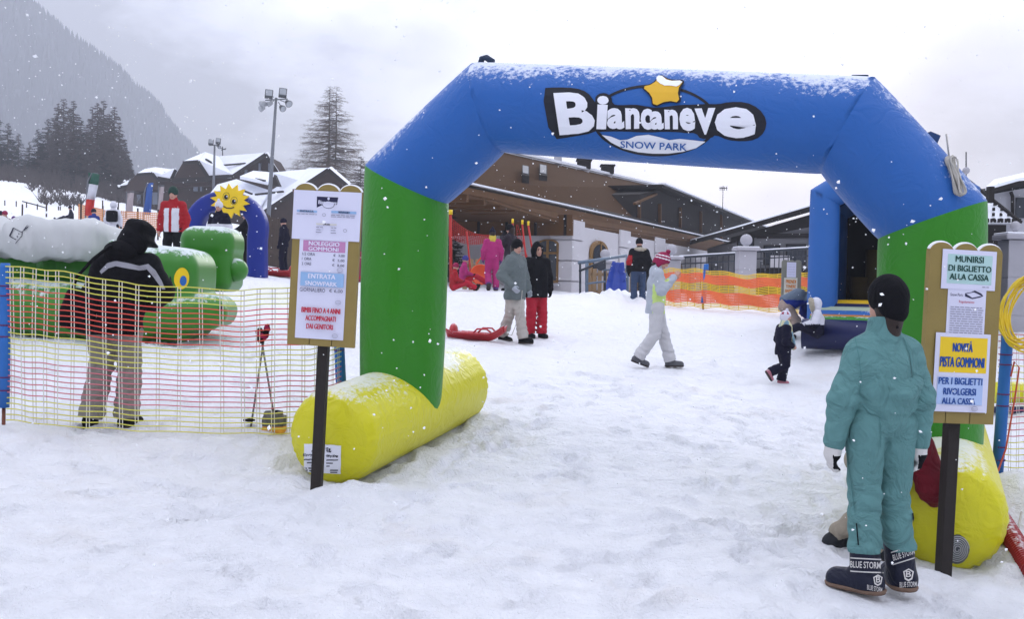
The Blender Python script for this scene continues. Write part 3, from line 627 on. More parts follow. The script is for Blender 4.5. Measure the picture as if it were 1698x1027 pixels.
MB().tube([P(1640, 905, 6.6), P(1664, 900, 6.6), P(1688, 880, 6.7), P(1694, 850, 7.0)], .008, 6).build('tie_rope', rope, rh, True, True)
# ------------------------------------------------------------------ people
m_skin = mat('skin', (.50, .28, .21), .55, .06, 12); m_eye = mat('eye_dark', (.02, .015, .012), .3); m_lip = mat('lips', (.38, .10, .09), .5)
m_hairb = mat('dark_hair', (.022, .012, .008), .5, .3, 40, bump=.5, bs=90)
m_blk = cloth('black_cloth', (.006, .006, .008), spec=.08); m_sole = mat('sole_rubber', (.035, .026, .022), .7)
PNUM = [0]
JD = dict(pel=(0, 0, .95), che=(0, 0, 1.25), nek=(0, -.01, 1.46), hea=(0, .02, 1.61))
for s_, n_ in ((1, 'R'), (-1, 'L')):
    JD.update({'sh' + n_: (.17 * s_, 0, 1.40), 'el' + n_: (.25 * s_, -.03, 1.13), 'wr' + n_: (.25 * s_, .05, .89), 'hip' + n_: (.09 * s_, 0, .92), 'kn' + n_: (.11 * s_, .03, .50), 'an' + n_: (.12 * s_, -.02, .10), 'ft' + n_: (.04 * s_, 1, 0)})
def person(label, loc, rz, H=1.75, J=None, h=.022, jacket=None, hem=-.15, jr=1.03, zones=None, trousers=None, tr=1.0, tzones=None, boots=m_blk, bootr=1.0, gloves=None, hat=None, hatm=None, hatzones=None, hair=None, collar=True, face=True, group=None, hood=None, shaft=.16, coat_k=.05, elastic=False, wr=1.0, headturn=0, lean=None, sole=None, gsz=1.28, legk=.03):
    PNUM[0] += 1; seed = PNUM[0]; S = H / 1.75
    j = {k: np.array(v, float) for k, v in JD.items()}
    for k, v in (J or {}).items(): j[k] = np.array(v, float)
    for k in j:
        if not k.startswith('ft'): j[k] = j[k] * S
    t = thing('person', label, 'person', Vector(loc) - Vector((0, 0, .022)), rz, group)
    pel, che, nek, hea = j['pel'], j['che'], j['nek'], j['hea']; up = (hea - nek); up = up / np.linalg.norm(up)
    ht = headturn; fw = np.array([-math.sin(ht), math.cos(ht), 0]); fw = fw - up * (fw @ up); fw /= np.linalg.norm(fw); rt = np.cross(fw, up)
    Mh = np.stack([rt, fw, up], 1)                   # columns: right, forward, up of the head
    hp = lambda x, y, z: hea + (rt * x + fw * y + up * z) * S
    allp = np.array([v for k, v in j.items() if not k.startswith('ft')]); lo = allp.min(0) - .32 * S; hi = allp.max(0) + .34 * S
    tax = nek - pel; tax = tax / np.linalg.norm(tax); sh = j['shR'] - j['shL']; sh = sh / np.linalg.norm(sh); tf = np.cross(tax, sh)
    hh = min(h, .014) if h < .02 else h
    # continuous body: torso, limbs, neck, head with face, hands
    b = Field(lo, hi, h); k = .03 * S
    b.cone(pel, che, .115 * S, .12 * S, k, (1, .8, 1)); b.cone(che, nek, .11 * S, .06 * S, k); b.cone(nek, hea, .055 * S, .058 * S, k)
    b.cone(j['shL'], j['shR'], .055 * S, .055 * S, k)
    b.ell(hp(0, .0, .01), np.array([.073, .092, .115]) * S, .01, M=Mh); b.ell(hp(0, .045, -.06), np.array([.05, .045, .055]) * S, .02 * S, M=Mh)
    b.cone(hp(0, .088, .015), hp(0, .106, -.018), .011 * S, .016 * S, .012 * S)
    for sg in (1, -1): b.ell(hp(.074 * sg, -.005, 0), np.array([.012, .02, .032]) * S, .008, M=Mh)
    for s_, n_ in ((1, 'R'), (-1, 'L')):
        b.cone(j['sh' + n_], j['el' + n_], .048 * S, .036 * S, k); b.cone(j['el' + n_], j['wr' + n_], .036 * S, .026 * S, k)
        b.cone(j['hip' + n_], j['kn' + n_], .08 * S, .052 * S, k); b.cone(j['kn' + n_], j['an' + n_], .05 * S, .034 * S, k)
    def hand(f, n_, g=1.0, kk=.006):
        w, e = j['wr' + n_], j['el' + n_]; d = (w - e) / np.linalg.norm(w - e); s_ = 1 if n_ == 'R' else -1
        fwd = np.array([0, 1., 0]); side = fwd - d * (fwd @ d)
        if np.linalg.norm(side) < .3: side = np.array([0, 0, 1.]) - d * d[2]
        side /= np.linalg.norm(side); nin = np.cross(d, side) * s_           # towards the palm
        if nin @ np.array([-s_, 0, 0]) < 0: nin = -nin
        A = lambda a, b_, c: w + (d * a + side * b_ + nin * c) * S
        f.cone(w - d * .02 * S, A(.045, 0, 0), .026 * S * g, .030 * S * g, .01); f.cone(A(.03, .018, 0), A(.075, .022, 0), .018 * S * g, .016 * S * g, .01); f.cone(A(.03, -.016, 0), A(.072, -.02, 0), .018 * S * g, .015 * S * g, .01)
        for q, (o, ln) in enumerate(((.030, .062), (.011, .07), (-.009, .064), (-.028, .05))):
            o *= (1 + .25 * (g - 1)); a = A(.08, o, 0); m = A(.08 + ln * .55, o * 1.1, .012); c = A(.08 + ln * .85, o * 1.1, .036)
            f.cone(a, m, .0095 * S * g, .0088 * S * g, kk); f.cone(m, c, .0088 * S * g, .0075 * S * g, kk)
        f.cone(A(.02, .03, .005), A(.055, .056, .018), .013 * S * g, .0105 * S * g, kk); f.cone(A(.055, .056, .018), A(.085, .058, .03), .0105 * S * g, .008 * S * g, kk)
    if not gloves:
        for n_ in 'RL': hand(b, n_)
    body = b.build('body', m_skin, t)
    if face:
        mb = MB()
        for sg in (1, -1): mb.ball(hp(.032 * sg, .086, .022), .011 * S, 8)
        e = mb
        for sg in (1, -1): MB().ball(hp(.031 * sg, .084, .02), .0115 * S, 8).build('eye', m_eye, t, smooth=True)
        MB().tube([hp(-.026, .084, -.055), hp(0, .094, -.058), hp(.026, .084, -.055)], .006 * S, 6).build('mouth', m_lip, t, smooth=True)
        for sg in (1, -1): MB().tube([hp(.014 * sg, .092, .042), hp(.045 * sg, .082, .044)], .0045 * S, 5).build('eyebrow', m_hairb, t, smooth=True)
    # trousers
    if trousers:
        f = Field(lo, hi, h)
        f.cone(pel + tax * .06 * S, pel, .135 * S, .135 * S * tr, k, (1, .85, 1)); f.plane(pel + tax * .1 * S, -tax)
        for n_ in 'RL':
            f.cone(j['hip' + n_], j['kn' + n_], .105 * S * tr, .082 * S * tr, legk * S); d = j['an' + n_] - j['kn' + n_]; d = d / np.linalg.norm(d)
            f.cone(j['kn' + n_], j['an' + n_] - d * .0, .082 * S * tr, .088 * S * tr, .02 * S)
        f.wrinkle(.0055 * S * wr, 20 / S, seed)
        for n_ in 'RL':
            for c_, am, wd in ((j['kn' + n_], .009, .13), (j['an' + n_] + (j['kn' + n_] - j['an' + n_]) * .3, .012, .12), (j['hip' + n_] + np.array([0, 0, -.08 * S]), .006, .10)):
                sl, X, Y, Z = f.sub(c_ - .24 * S, c_ + .24 * S); g_ = np.exp(-((X - c_[0]) ** 2 + (Y - c_[1]) ** 2 + (Z - c_[2]) ** 2) / (wd * S) ** 2)
                f.F[sl] += am * S * wr * g_ * np.sin(Z * 72 / S + 2.6 * np.sin(X * 16 / S + seed) + 1.8 * np.sin(Y * 19 / S + 2 * seed))
        for n_ in 'RL':
            d = j['an' + n_] - j['kn' + n_]; d = d / np.linalg.norm(d); c = j['an' + n_] + d * (.0 if not elastic else -.125) * S
            sl, X, Y, Z = f.sub(c - .2 * S, c + .2 * S); D = (X - c[0]) * d[0] + (Y - c[1]) * d[1] + (Z - c[2]) * d[2]
            near_ = (X - j['an' + n_][0]) ** 2 + (Y - j['an' + n_][1]) ** 2 + (Z - j['an' + n_][2]) ** 2 < (.2 * S) ** 2
            f.F[sl] = np.where(near_, np.maximum(f.F[sl], D), f.F[sl])
        f.build('trousers', trousers, t, tzones)
    # jacket
    if jacket:
        f = Field(lo, hi, h); q = (1, .78, 1) if abs(tax[2]) > .75 else (1, 1, 1)
        hm = pel + (tax if abs(tax[2]) < .9 else np.array([0, 0, 1.])) * hem * S; hn = tax if abs(tax[2]) < .9 else np.array([0, 0, 1.])
        f.cone(hm - tax * .05 * S, che, (.178 if not elastic else .15) * S * jr, .172 * S * jr, .04 * S, q); f.cone(che, (j['shL'] + j['shR']) / 2, .155 * S * jr, .09 * S * jr, .05 * S, q)
        f.wrinkle(.005 * S * wr, 19 / S, seed + .4); f.plane(hm, hn)
        for n_ in 'RL':
            f.cone(nek - up * .035 * S, j['sh' + n_] - tax * .01 * S, .062 * S, .066 * S * jr, .05 * S)
            f.cone(j['sh' + n_] - tax * .01 * S, j['el' + n_], .074 * S * jr, .072 * S * jr, coat_k * S); w = j['wr' + n_]; e = j['el' + n_]
            f.cone(e, e + (w - e) * .9, .073 * S * jr, .056 * S * jr, .03 * S)
        if collar: f.cone(nek - up * .03 * S, nek + up * .045 * S, .088 * S, .078 * S, .03 * S)
        if hood == 'down': f.ell(nek - fw * .10 * S + up * .0 * S, np.array([.14, .075, .085]) * S, .03 * S)
        f.wrinkle(.0028 * S * wr, 24 / S, seed + .9)
        for n_ in 'RL':
            for c_, am, wd in ((j['el' + n_], .009, .11), (j['el' + n_] * .3 + j['wr' + n_] * .7, .007, .09), (j['sh' + n_] - tax * .10 * S, .006, .10)):
                sl, X, Y, Z = f.sub(c_ - .22 * S, c_ + .22 * S); g_ = np.exp(-((X - c_[0]) ** 2 + (Y - c_[1]) ** 2 + (Z - c_[2]) ** 2) / (wd * S) ** 2)
                f.F[sl] += am * S * wr * g_ * np.sin(Z * 78 / S + 2.6 * np.sin(X * 17 / S + seed) + 2.0 * np.sin(Y * 21 / S + 2 * seed))
        f.build('jacket', jacket, t, (lambda c: zones(c / S, j)) if zones else None)
        if hood == 'up':
            f = Field(hea - .3 * S, hea + .3 * S, h * .8); f.ell(hp(0, -.02, .015), np.array([.115, .13, .148]) * S, .02, M=Mh); f.cone(nek, hp(0, -.03, -.05), .10 * S, .10 * S, .04 * S)
            f.ell(hp(0, .13, -.0), np.array([.072, .12, .098]) * S, .02, 'cut', M=Mh); f.wrinkle(.005 * S, 24 / S, seed); f.build('hood', jacket[0] if isinstance(jacket, list) else jacket, t)
    # gloves
    if gloves:
        for n_ in 'RL':
            w = j['wr' + n_]; e = j['el' + n_]; g = Field(w - .2 * S, w + .2 * S, max(.006, h * .55)); hand(g, n_, gsz, .008); d = (w - e) / np.linalg.norm(w - e)
            g.cone(w - d * .035 * S, w + d * .01 * S, .034 * gsz * S, .029 * gsz * S, .01)
            gm = gloves; zn = None
            if isinstance(gloves, list): zn = lambda c, w=w, d=d: (((c - w) @ d > .045 * S) & ((c - w) @ d < .12 * S) & ((c - w) @ np.array([.8, -.6, 0]) > .006)).astype(int)
            g.build('glove', gm, t, zn)
    # boots
    for n_ in 'RL':
        a = j['an' + n_]; kn = j['kn' + n_]; d = j['ft' + n_]; d = d / np.linalg.norm(d); ft = a + d * .17 * S; u = kn - a; u = u / np.linalg.norm(u)
        sole_n = np.array([0, 0, 1.]) if abs(d[2]) < .25 else (u - d * (u @ d)) / np.linalg.norm(u - d * (u @ d))
        base = a - sole_n * .085 * S
        f = Field(np.minimum(a, ft) - .2 * S, np.maximum(a, ft) + .26 * S, h * .75); r_ = bootr
        f.cone(a - d * .03 * S - sole_n * .035 * S, ft - sole_n * .045 * S - d * .02 * S, .056 * S * r_, .050 * S * r_, .02); f.cone(a - sole_n * .02 * S, a + u * shaft * S, .06 * S * r_, .06 * S * r_, .03)
        f.plane(base + sole_n * .018 * S, sole_n); bt = f.build('boot', boots, t)
        f = Field(np.minimum(a, ft) - .2 * S, np.maximum(a, ft) + .2 * S, h * .75); f.cone(a - d * .035 * S - sole_n * .045 * S, ft - sole_n * .05 * S - d * .02 * S, .061 * S * r_, .055 * S * r_, .02)
        f.plane(base, sole_n); f.plane(base + sole_n * .026 * S, -sole_n); f.build('sole', sole or m_sole, bt)
    # hair and hats
    if hair:
        f = Field(hea - .3 * S, hea + .24 * S, h * .8); f.ell(hp(0, -.02, .02), np.array([.086, .095, .118]) * S, .02, M=Mh)
        f.cone(hp(0, -.05, -.02), nek + (-fw * .03 - up * hair * .1) * S, .075 * S, .06 * S, .03); f.ell(hp(0, .10, -.02), np.array([.066, .085, .095]) * S, .01, 'cut', M=Mh); f.build('hair', m_hairb, t)
    if hat:
        f = Field(hea - .26 * S, hea + .36 * S, h * .75)
        if hat == 'brim':
            f.ell(hp(0, 0, .05), np.array([.10, .115, .12]) * S, .02, M=Mh); f.rbox(hp(0, -.01, .09), np.array([.098, .11, .055]) * S, .05 * S, .03, M=Mh); f.ell(hp(0, .05, .015), np.array([.128, .15, .03]) * S, .05, M=Mh)
            for sg in (1, -1): f.ell(hp(.105 * sg, -.02, -.05), np.array([.035, .06, .075]) * S, .03, M=Mh)
            f.ell(hp(0, -.08, -.05), np.array([.10, .05, .08]) * S, .03, M=Mh); f.plane(hp(0, 0, -.13), up)
        elif hat == 'helmet':
            f.ell(hp(0, -.005, .025), np.array([.118, .135, .14]) * S, .02, M=Mh); f.ell(hp(0, .15, -.06), np.array([.09, .11, .10]) * S, .01, 'cut', M=Mh); f.plane(hp(0, 0, -.09), up)
        else:
            f.ell(hp(0, -.008, .035), np.array([.094, .112, .118]) * S, .02, M=Mh)
            if hat == 'tight': f.cone(hp(0, -.06, -.05), hp(0, -.045, .02), .078 * S, .085 * S, .03)
            if hat == 'flaps':
                for sg in (1, -1): f.ell(hp(.082 * sg, .0, -.04), np.array([.018, .045, .075]) * S, .02, M=Mh)
                f.cone(hp(0, -.06, -.04), hp(0, -.045, .02), .072 * S, .085 * S, .03)
            if hat == 'hat_tall': f.cone(hp(0, -.01, .1), hp(0, -.03, .19), .08 * S, .03 * S, .03)
            f.ell(hp(0, .115, -.055), np.array([.072, .075, .085]) * S, .008, 'cut', M=Mh)
            f.plane(hp(0, 0, -.02 if hat not in ('flaps', 'tight') else -.115), up)
        ho_ = f.build('hat', hatm or m_blk, t, (lambda c: hatzones((c - hea) / S)) if hatzones else None)
        if hat in ('pompom', 'flaps') :
            pm = hatm[-1] if isinstance(hatm, list) else hatm
            f = Field(hp(0, 0, .17) - .1 * S, hp(0, 0, .17) + .1 * S, h * .7); f.ell(hp(0, -.01, .168), np.array([.036] * 3) * S, .01); f.wrinkle(.004 * S, 90, 1); f.build('pompom', pm, ho_)
    t['S'] = S
    return t, j, hp, S
def stripe(z0, z1): return lambda c, j: ((c[:, 2] > z0) & (c[:, 2] < z1)).astype(int)
# 1 -- woman in turquoise
m_tq = mat('turquoise_fabric', (.108, .245, .242), .7, .10, 6, bump=.3, bs=220, spec=.2, wrinkle=1.5); m_gw = cloth('white_leather', (.62, .60, .58), wrinkle=.3)
m_navy = cloth('navy_nylon', (.010, .012, .028), .45)
Jt = dict(pel=(.005, 0, .965), che=(-.01, 0, 1.22), nek=(-.005, -.0, 1.43), hea=(.01, .015, 1.585), shL=(-.135, 0, 1.315), shR=(.135, .01, 1.315), elL=(-.235, -.02, 1.06), wrL=(-.265, .01, .80), elR=(.212, .0, 1.07), wrR=(.222, .02, .80),
          hipL=(-.095, 0, .92), hipR=(.095, .02, .92), knL=(-.09, .0, .50), anL=(-.085, -.03, .10), knR=(.105, .05, .50), anR=(.15, .03, .10), ftL=(-.75, .75, 0), ftR=(.12, 1, 0))
woman, jw, hpw, Sw = person('person in turquoise ski suit and black cap seen from behind, facing the right notice board', gp(1455, 975, 5.35), rad(6), 1.735, Jt, .0105, jacket=m_tq, hem=.015, jr=1.06, trousers=m_tq, tr=1.03, legk=.012, gsz=1.55, sole=mat('sole_tan', (.16, .10, .07), .7), boots=m_navy, bootr=1.32, gloves=[m_gw, m_blk], hat='tight', hatm=m_blk, hair=.5, elastic=True, shaft=.25, headturn=rad(16), face=True, wr=.72, collar=False)
f = Field(jw['nek'] - .2, jw['nek'] + .25, .0105); f.cone(jw['nek'] + np.array([0, 0, -.045]), jw['nek'] + np.array([0, 0, .072]), .098, .083, .01); f.plane(jw['nek'] + np.array([0, 0, .07]), (0, 0, -1)); f.wrinkle(.003, 28, 3)
co = f.build('collar', m_tq, woman); MB().ball(jw['nek'] + np.array([.025, -.098, .02]), .008, 8).build('snap', m_blk, co, smooth=True)
f = Field(jw['pel'] - .3, jw['pel'] + .35, .0105); f.cone(jw['pel'] + np.array([0, 0, .085]), jw['pel'] + np.array([0, 0, .125]), .168, .20, .02, (1, .82, 1)); f.wrinkle(.008, 26, 5); f.build('jacket_waist', m_tq, woman)
for n_ in 'LR':
    w, e = jw['wr' + n_], jw['el' + n_]; d = (w - e) / np.linalg.norm(w - e); f = Field(w - .2, w + .2, .0105); f.cone(w - d * .10, w - d * .03, .056, .042, .02); f.build('cuff', m_tq, woman)
def upl(o): bpy.context.view_layer.update(); return Matrix(o.matrix_world)
mwm = upl(woman)
def bvh_thing(t, names):
    V = []; Fc = []; mw = upl(t)
    for c in t.children:
        if c.name.split('.')[0] in names:
            n = len(V); V += [mw @ v.co for v in c.data.vertices]; Fc += [[i + n for i in p.vertices] for p in c.data.polygons]
    return BVHTree.FromPolygons(V, Fc)
def decal_on(t, part, name, V, Fc, m, bvh, off=.004, L=4):
    o = decal(name, np.array(V, float), Fc, bvh, m, None, off, L)
    if o is None: return None
    o.data.transform(upl(t).inverted()); o.parent = part; return o
bb = bvh_thing(woman, ('boot',)); bt_parts = [c for c in woman.children if c.name.startswith('boot')]
bR, bL = bt_parts[0], bt_parts[1]
def btext(s, quad, part, bold=.015):
    V, Fc, _ = text2d(s, bold); return decal_on(woman, part, 'lettering', quadmap(V, quad), Fc, m_gw, bb, .004, 3)
for s, q, pt_ in (('BLUE STORM', ((1411, 931), (1459, 933), (1459, 944), (1411, 942)), bL), ('BLUE STORM', ((1480, 921), (1514, 909), (1516, 919), (1482, 931)), bR), ('BLUE STORM', ((1438, 970), (1462, 975), (1462, 983), (1438, 978)), bL), ('BLUE STORM', ((1492, 966), (1519, 965), (1519, 973), (1492, 975)), bR), ('B', ((1502, 948), (1510, 948), (1510, 958), (1502, 958)), bR), ('B', ((1452, 957), (1459, 957), (1459, 967), (1452, 967)), bL)):
    btext(s, q, pt_)
for pts, pt_ in (([(1411, 925), (1467, 928), (1467, 930), (1411, 927)], bL), ([(1411, 947), (1467, 950), (1467, 952), (1411, 949)], bL), ([(1478, 916), (1521, 902), (1521, 904), (1478, 918)], bR), ([(1481, 936), (1524, 922), (1524, 924), (1481, 938)], bR)):
    decal_on(woman, pt_, 'white_band', pts, [[0, 1, 2, 3]], m_gw, bb)
def badge(x, y, r_, pt_):
    o = [(x - r_, y - r_ * .5), (x, y - r_ * 1.1), (x + r_, y - r_ * .5), (x + r_ * .7, y + r_), (x, y + r_ * 1.4), (x - r_ * .7, y + r_)]
    i = [(x + (a - x) * .74, y + (b - y) * .74) for a, b in o]; V, Fc = fill2d([o, i]); decal_on(woman, pt_, 'badge', V, Fc, m_gw, bb)
badge(1506, 953, 8.5, bR); badge(1455, 962, 7.5, bL)
# trouser slit zips
tb = bvh_thing(woman, ('trousers',)); tp = [c for c in woman.children if c.name.startswith('trousers')][0]
for pts in ([(1420, 868), (1422, 868), (1425, 905), (1423, 905)], [(1511, 852), (1513, 852), (1518, 893), (1516, 893)]): decal_on(woman, tp, 'zip', pts, [[0, 1, 2, 3]], m_blk, tb, .006)
m_tqd = cloth('turquoise_seam', (.075, .20, .20))
jb = bvh_thing(woman, ('jacket',)); jp = [c for c in woman.children if c.name.startswith('jacket') and not c.name.startswith('jacket_')][0]
def seam(pts, part, bv, w=1.3):
    l, r_ = [], []
    for i, p in enumerate(pts):
        q0, q1 = np.array(pts[max(i - 1, 0)], float), np.array(pts[min(i + 1, len(pts) - 1)], float); t_ = (q1 - q0) / np.linalg.norm(q1 - q0); n_ = np.array((-t_[1], t_[0])) * w / 2; l.append(tuple(np.array(p) + n_)); r_.append(tuple(np.array(p) - n_))
    V = l + r_[::-1]; V2, F2 = fill2d([V]); decal_on(woman, part, 'seam', V2, F2, m_tqd, bv, .004, 4)
for pts in ([(1418, 560), (1424, 590), (1428, 625), (1424, 655)], [(1497, 560), (1508, 590), (1513, 622), (1511, 650)]): seam(pts, jp, jb)
for pts in ([(1458, 690), (1460, 720), (1459, 742)], [(1404, 745), (1412, 800), (1418, 850)]): seam(pts, tp, tb)
# 2 -- man with the shoulder bag
m_gp = cloth('taupe_trouser', (.24, .225, .205), wrinkle=.7); m_lg = cloth('grey_trim', (.30, .30, .34))
Jm = dict(pel=(-.0, 0, .95), che=(.06, .02, 1.22), nek=(.10, .03, 1.43), hea=(.15, .06, 1.565), shL=(-.10, .02, 1.36), shR=(.27, .02, 1.37), elL=(-.20, .03, 1.10), wrL=(-.12, .17, .97), elR=(.40, .0, 1.14), wrR=(.24, .19, 1.02), hipL=(-.10, 0, .92), hipR=(.10, 0, .92), knL=(-.11, .02, .50), anL=(-.17, -.05, .09), knR=(.11, .04, .50), anR=(.10, .02, .09), ftL=(-.3, 1, 0), ftR=(.25, 1, 0))
man, jm, hpm, Sm = person('person in black jacket, brimmed hat and taupe trousers behind the left net fence', gp(188, 708, 8.35), 0, 1.79, Jm, .013, jacket=m_blk, hem=-.17, jr=1.2, trousers=m_gp, tr=1.16, boots=m_blk, gloves=m_blk, hat='brim', hatm=m_blk, hood='down', headturn=rad(-30), hair=.3)
mj = [c for c in man.children if c.name.startswith('jacket')][0]
V, Fc = fill2d([[(166, 450), (178, 437), (192, 433), (212, 437), (232, 441), (246, 438), (258, 449), (268, 466), (274, 480), (269, 480), (262, 470), (252, 456), (244, 447), (230, 449), (212, 446), (192, 442), (180, 446), (169, 455)]])
decal_on(man, mj, 'grey_trim', V, Fc, m_lg, bvh_thing(man, ('jacket',)), .006, 4)
f = Field(np.array([-.6, -.4, .7]), np.array([0, .3, 1.4]), .013); f.rbox((-.25, -.06, .99), (.16, .10, .17), .07, M=np.array([[.95, 0, .31], [0, 1, 0], [-.31, 0, .95]])); f.wrinkle(.004, 22, 9)
bag = thing('shoulder_bag', 'black shoulder bag hanging at the left hip behind the net', 'bag', man.location, 0); f.build('bag_body', m_blk, bag)
MB().tube([(-.33, -.08, 1.13), (-.25, -.17, 1.27), (-.1, -.21, 1.42), (.0, -.16, 1.52), (.03, -.02, 1.56)], .014, 6).build('strap', m_blk, bag, smooth=True)
# 3 -- grey coat man, black coat woman, white jacket woman
m_gc = cloth('grey_parka', (.125, .15, .15), wrinkle=.8); m_bt = cloth('beige_trouser', (.42, .39, .35)); m_rd = cloth('red_trouser', (.42, .012, .03))
person('person in grey parka, beige trousers and black beanie pulling the red sled', gp(852, 566, 17.2), rad(-122), 1.80, dict(anL=(.08, .23, .09), knL=(.09, .16, .50), anR=(-.02, -.24, .12), knR=(.08, -.04, .50), hipL=(-.08, 0, .92), elR=(.27, -.10, 1.14), wrR=(.24, .10, .95), elL=(-.26, .02, 1.12), wrL=(-.24, .12, .90), ftR=(0, 1, -.18), ftL=(0, 1, .05)), .017, jacket=m_gc, hem=-.22, jr=1.22, trousers=m_bt, tr=1.05, hat='beanie', hatm=m_blk, gloves=cloth('pale_glove', (.35, .38, .42)), headturn=rad(-20), hair=.1)
person('person in long black hooded coat and red ski trousers beside the grey parka', gp(888, 557, 17.9), rad(-155), 1.72, dict(anL=(-.10, .05, .09), anR=(.10, -.04, .09)), .017, jacket=m_blk, hem=-.20, jr=1.24, trousers=m_rd, tr=1.15, hood='up', gloves=m_blk)
m_wl = cloth('pale_grey_jacket', (.40, .43, .48)); m_lime = cloth('lime_fabric', (.55, .70, .22)); m_ww = cloth('white_ski_trouser', (.52, .51, .52)); m_mar = mat('maroon_knit', (.26, .012, .06), .9, .2, 60, bump=.5, bs=120); m_kn = mat('pale_knit', (.66, .62, .66), .9, .1, bump=.4)
def hz(c): s = c[:, 2] + .25 * c[:, 1]; return ((np.abs(s - .045) < .009) | (np.abs(s - .09) < .009)).astype(int)
wt, jx, hx, Sx = person('person in pale grey and lime jacket with striped maroon pompom hat walking right', gp(1086, 607, 14.6), rad(-93), 1.72, dict(pel=(0, -.02, .95), anL=(-.08, .24, .09), knL=(-.09, .12, .50), anR=(.07, -.26, .14), knR=(.08, -.02, .50), hea=(0, .07, 1.58), elL=(-.22, .06, 1.14), wrL=(-.10, .25, 1.34), elR=(.22, .05, 1.14), wrR=(.09, .25, 1.36), ftR=(0, 1, -.35)), .015,
       jacket=[m_wl, m_lime], hem=-.15, jr=1.03, zones=lambda c, j: ((c[:, 1] > -.075) & (c[:, 2] < 1.24 + .6 * np.maximum(c[:, 1], 0)) & ~((c[:, 2] > 1.05) & (np.abs(c[:, 0]) > .205)) & ~((c[:, 1] > .16) & (c[:, 2] > 1.1))).astype(int), headturn=rad(-14), trousers=m_ww, tr=1.05, boots=cloth('grey_boot', (.10, .10, .11)), hat='flaps', hatm=[m_mar, m_kn, m_mar], hatzones=hz, hair=.1)
mb = MB()
for sg in (1, -1): MB().tube([hx(.08 * sg, .02, -.10), hx(.07 * sg, .05, -.2), hx(.06 * sg, .06, -.30)], .009, 6).build('hat_cord', m_mar, wt, smooth=True)
# 4 -- running child
m_dk = cloth('dark_navy_cloth', (.007, .007, .02), spec=.1); m_scarf = cloth('scarf_cream', (.60, .58, .36)); m_scb = cloth('scarf_blue', (.20, .34, .42)); m_kw = mat('child_knit', (.62, .60, .68), .9, .1, bump=.4); m_kr = mat('child_knit_red', (.28, .01, .04), .9)
ch, jc, hc, Sc = person('child in dark jacket with patterned white knit hat and cream scarf running right', gp(1297, 637, 13.9), rad(-78), 1.08, dict(pel=(0, 0, .86), che=(0, .0, 1.15), nek=(0, .01, 1.36), hea=(0, .05, 1.55), shL=(-.17, 0, 1.30), shR=(.17, 0, 1.30), elL=(-.24, -.02, 1.03), wrL=(-.20, .14, .87), elR=(.25, -.06, 1.0), wrR=(.22, .12, .90), hipL=(-.09, 0, .84), hipR=(.09, 0, .84), knL=(-.10, .10, .47), anL=(-.10, .02, .09), knR=(.10, .02, .48), anR=(.10, -.36, .30), ftR=(0, .55, -.8), ftL=(0, 1, 0)), .013, headturn=rad(-30), jacket=m_dk, hem=-.17, jr=1.22, trousers=m_dk, tr=1.25, boots=cloth('pink_boot', (.42, .16, .20)), hat='flaps', hatm=[m_kw, m_kr, m_kw], hatzones=lambda c: ((np.abs(c[:, 2] - .09) < .028) & (np.sin(np.arctan2(c[:, 0], c[:, 1]) * 5) > .25)).astype(int))
f = Field(np.array(jc['nek']) - .35, np.array(jc['nek']) + .2, .013); n0 = jc['nek']; f.cone(n0 - np.array([0, 0, .01]), n0 + np.array([0, .01, .03]), .07, .068, .01); f.cone(n0 + np.array([.02, .075, -.0]), n0 + np.array([.03, .14, -.30]), .04, .045, .02, (1, .6, 1)); f.wrinkle(.003, 40, 2)
f.build('scarf', [m_scarf, m_scb], ch, lambda c: (np.sin(c[:, 0] * 120) > .5).astype(int))
# 5 -- farther people
m_jn = cloth('blue_jeans', (.035, .06, .12)); m_pk = cloth('magenta_snowsuit', (.36, .022, .14)); m_pu = cloth('purple_cloth', (.10, .035, .16)); m_rj = cloth('red_jacket', (.32, .010, .016)); m_wh = cloth('white_cloth', (.62, .62, .68)); m_bs = cloth('blue_suit', (.012, .03, .19)); m_dr = cloth('dark_red_jacket', (.14, .006, .014), wrinkle=.9)
m_fur = mat('pale_fur', (.40, .36, .28), .95, .3, 60, bump=1, bs=120)
jn, j8, h8, S8 = person('person in black jacket and jeans seen from behind by the blue railing', gp(1058, 506, 26), rad(8), 1.78, {}, .022, jacket=[m_blk, m_rj], hem=-.06, jr=1.26, zones=lambda c, j: ((c[:, 0] < -.22) & (c[:, 2] > 1.05) & (c[:, 2] < 1.3)).astype(int), trousers=m_jn, tr=1.0, hat='beanie', hatm=m_blk, collar=True, gloves=m_blk)
f = Field(j8['nek'] - .3, j8['nek'] + .3, .022); f.ell(j8['nek'] + np.array([0, -.07, .0]), (.17, .09, .06), .02); f.wrinkle(.01, 60, 3); f.build('fur_collar', m_fur, jn)
gl_, jg, hg, Sg = person('girl in magenta snowsuit and yellow scarf walking away by the red net', gp(815, 481, 24.5), rad(6), 1.52, dict(anL=(-.10, -.20, .20), knL=(-.11, .06, .50), ftL=(0, .8, -.7)), .02, jacket=m_pk, hem=-.05, jr=1.12, trousers=m_pk, tr=1.12, boots=m_pu, bootr=1.2, hat='hat_tall', hatm=m_dk, gloves=m_pu, hair=.3)
f = Field(jg['nek'] - .3, jg['nek'] + .3, .02); f.cone(jg['nek'] - np.array([0, 0, .02]), jg['nek'] + np.array([0, 0, .06]), .10, .088, .02); f.wrinkle(.005, 40, 2); f.build('scarf', cloth('yellow_scarf', (.55, .42, .06)), gl_)
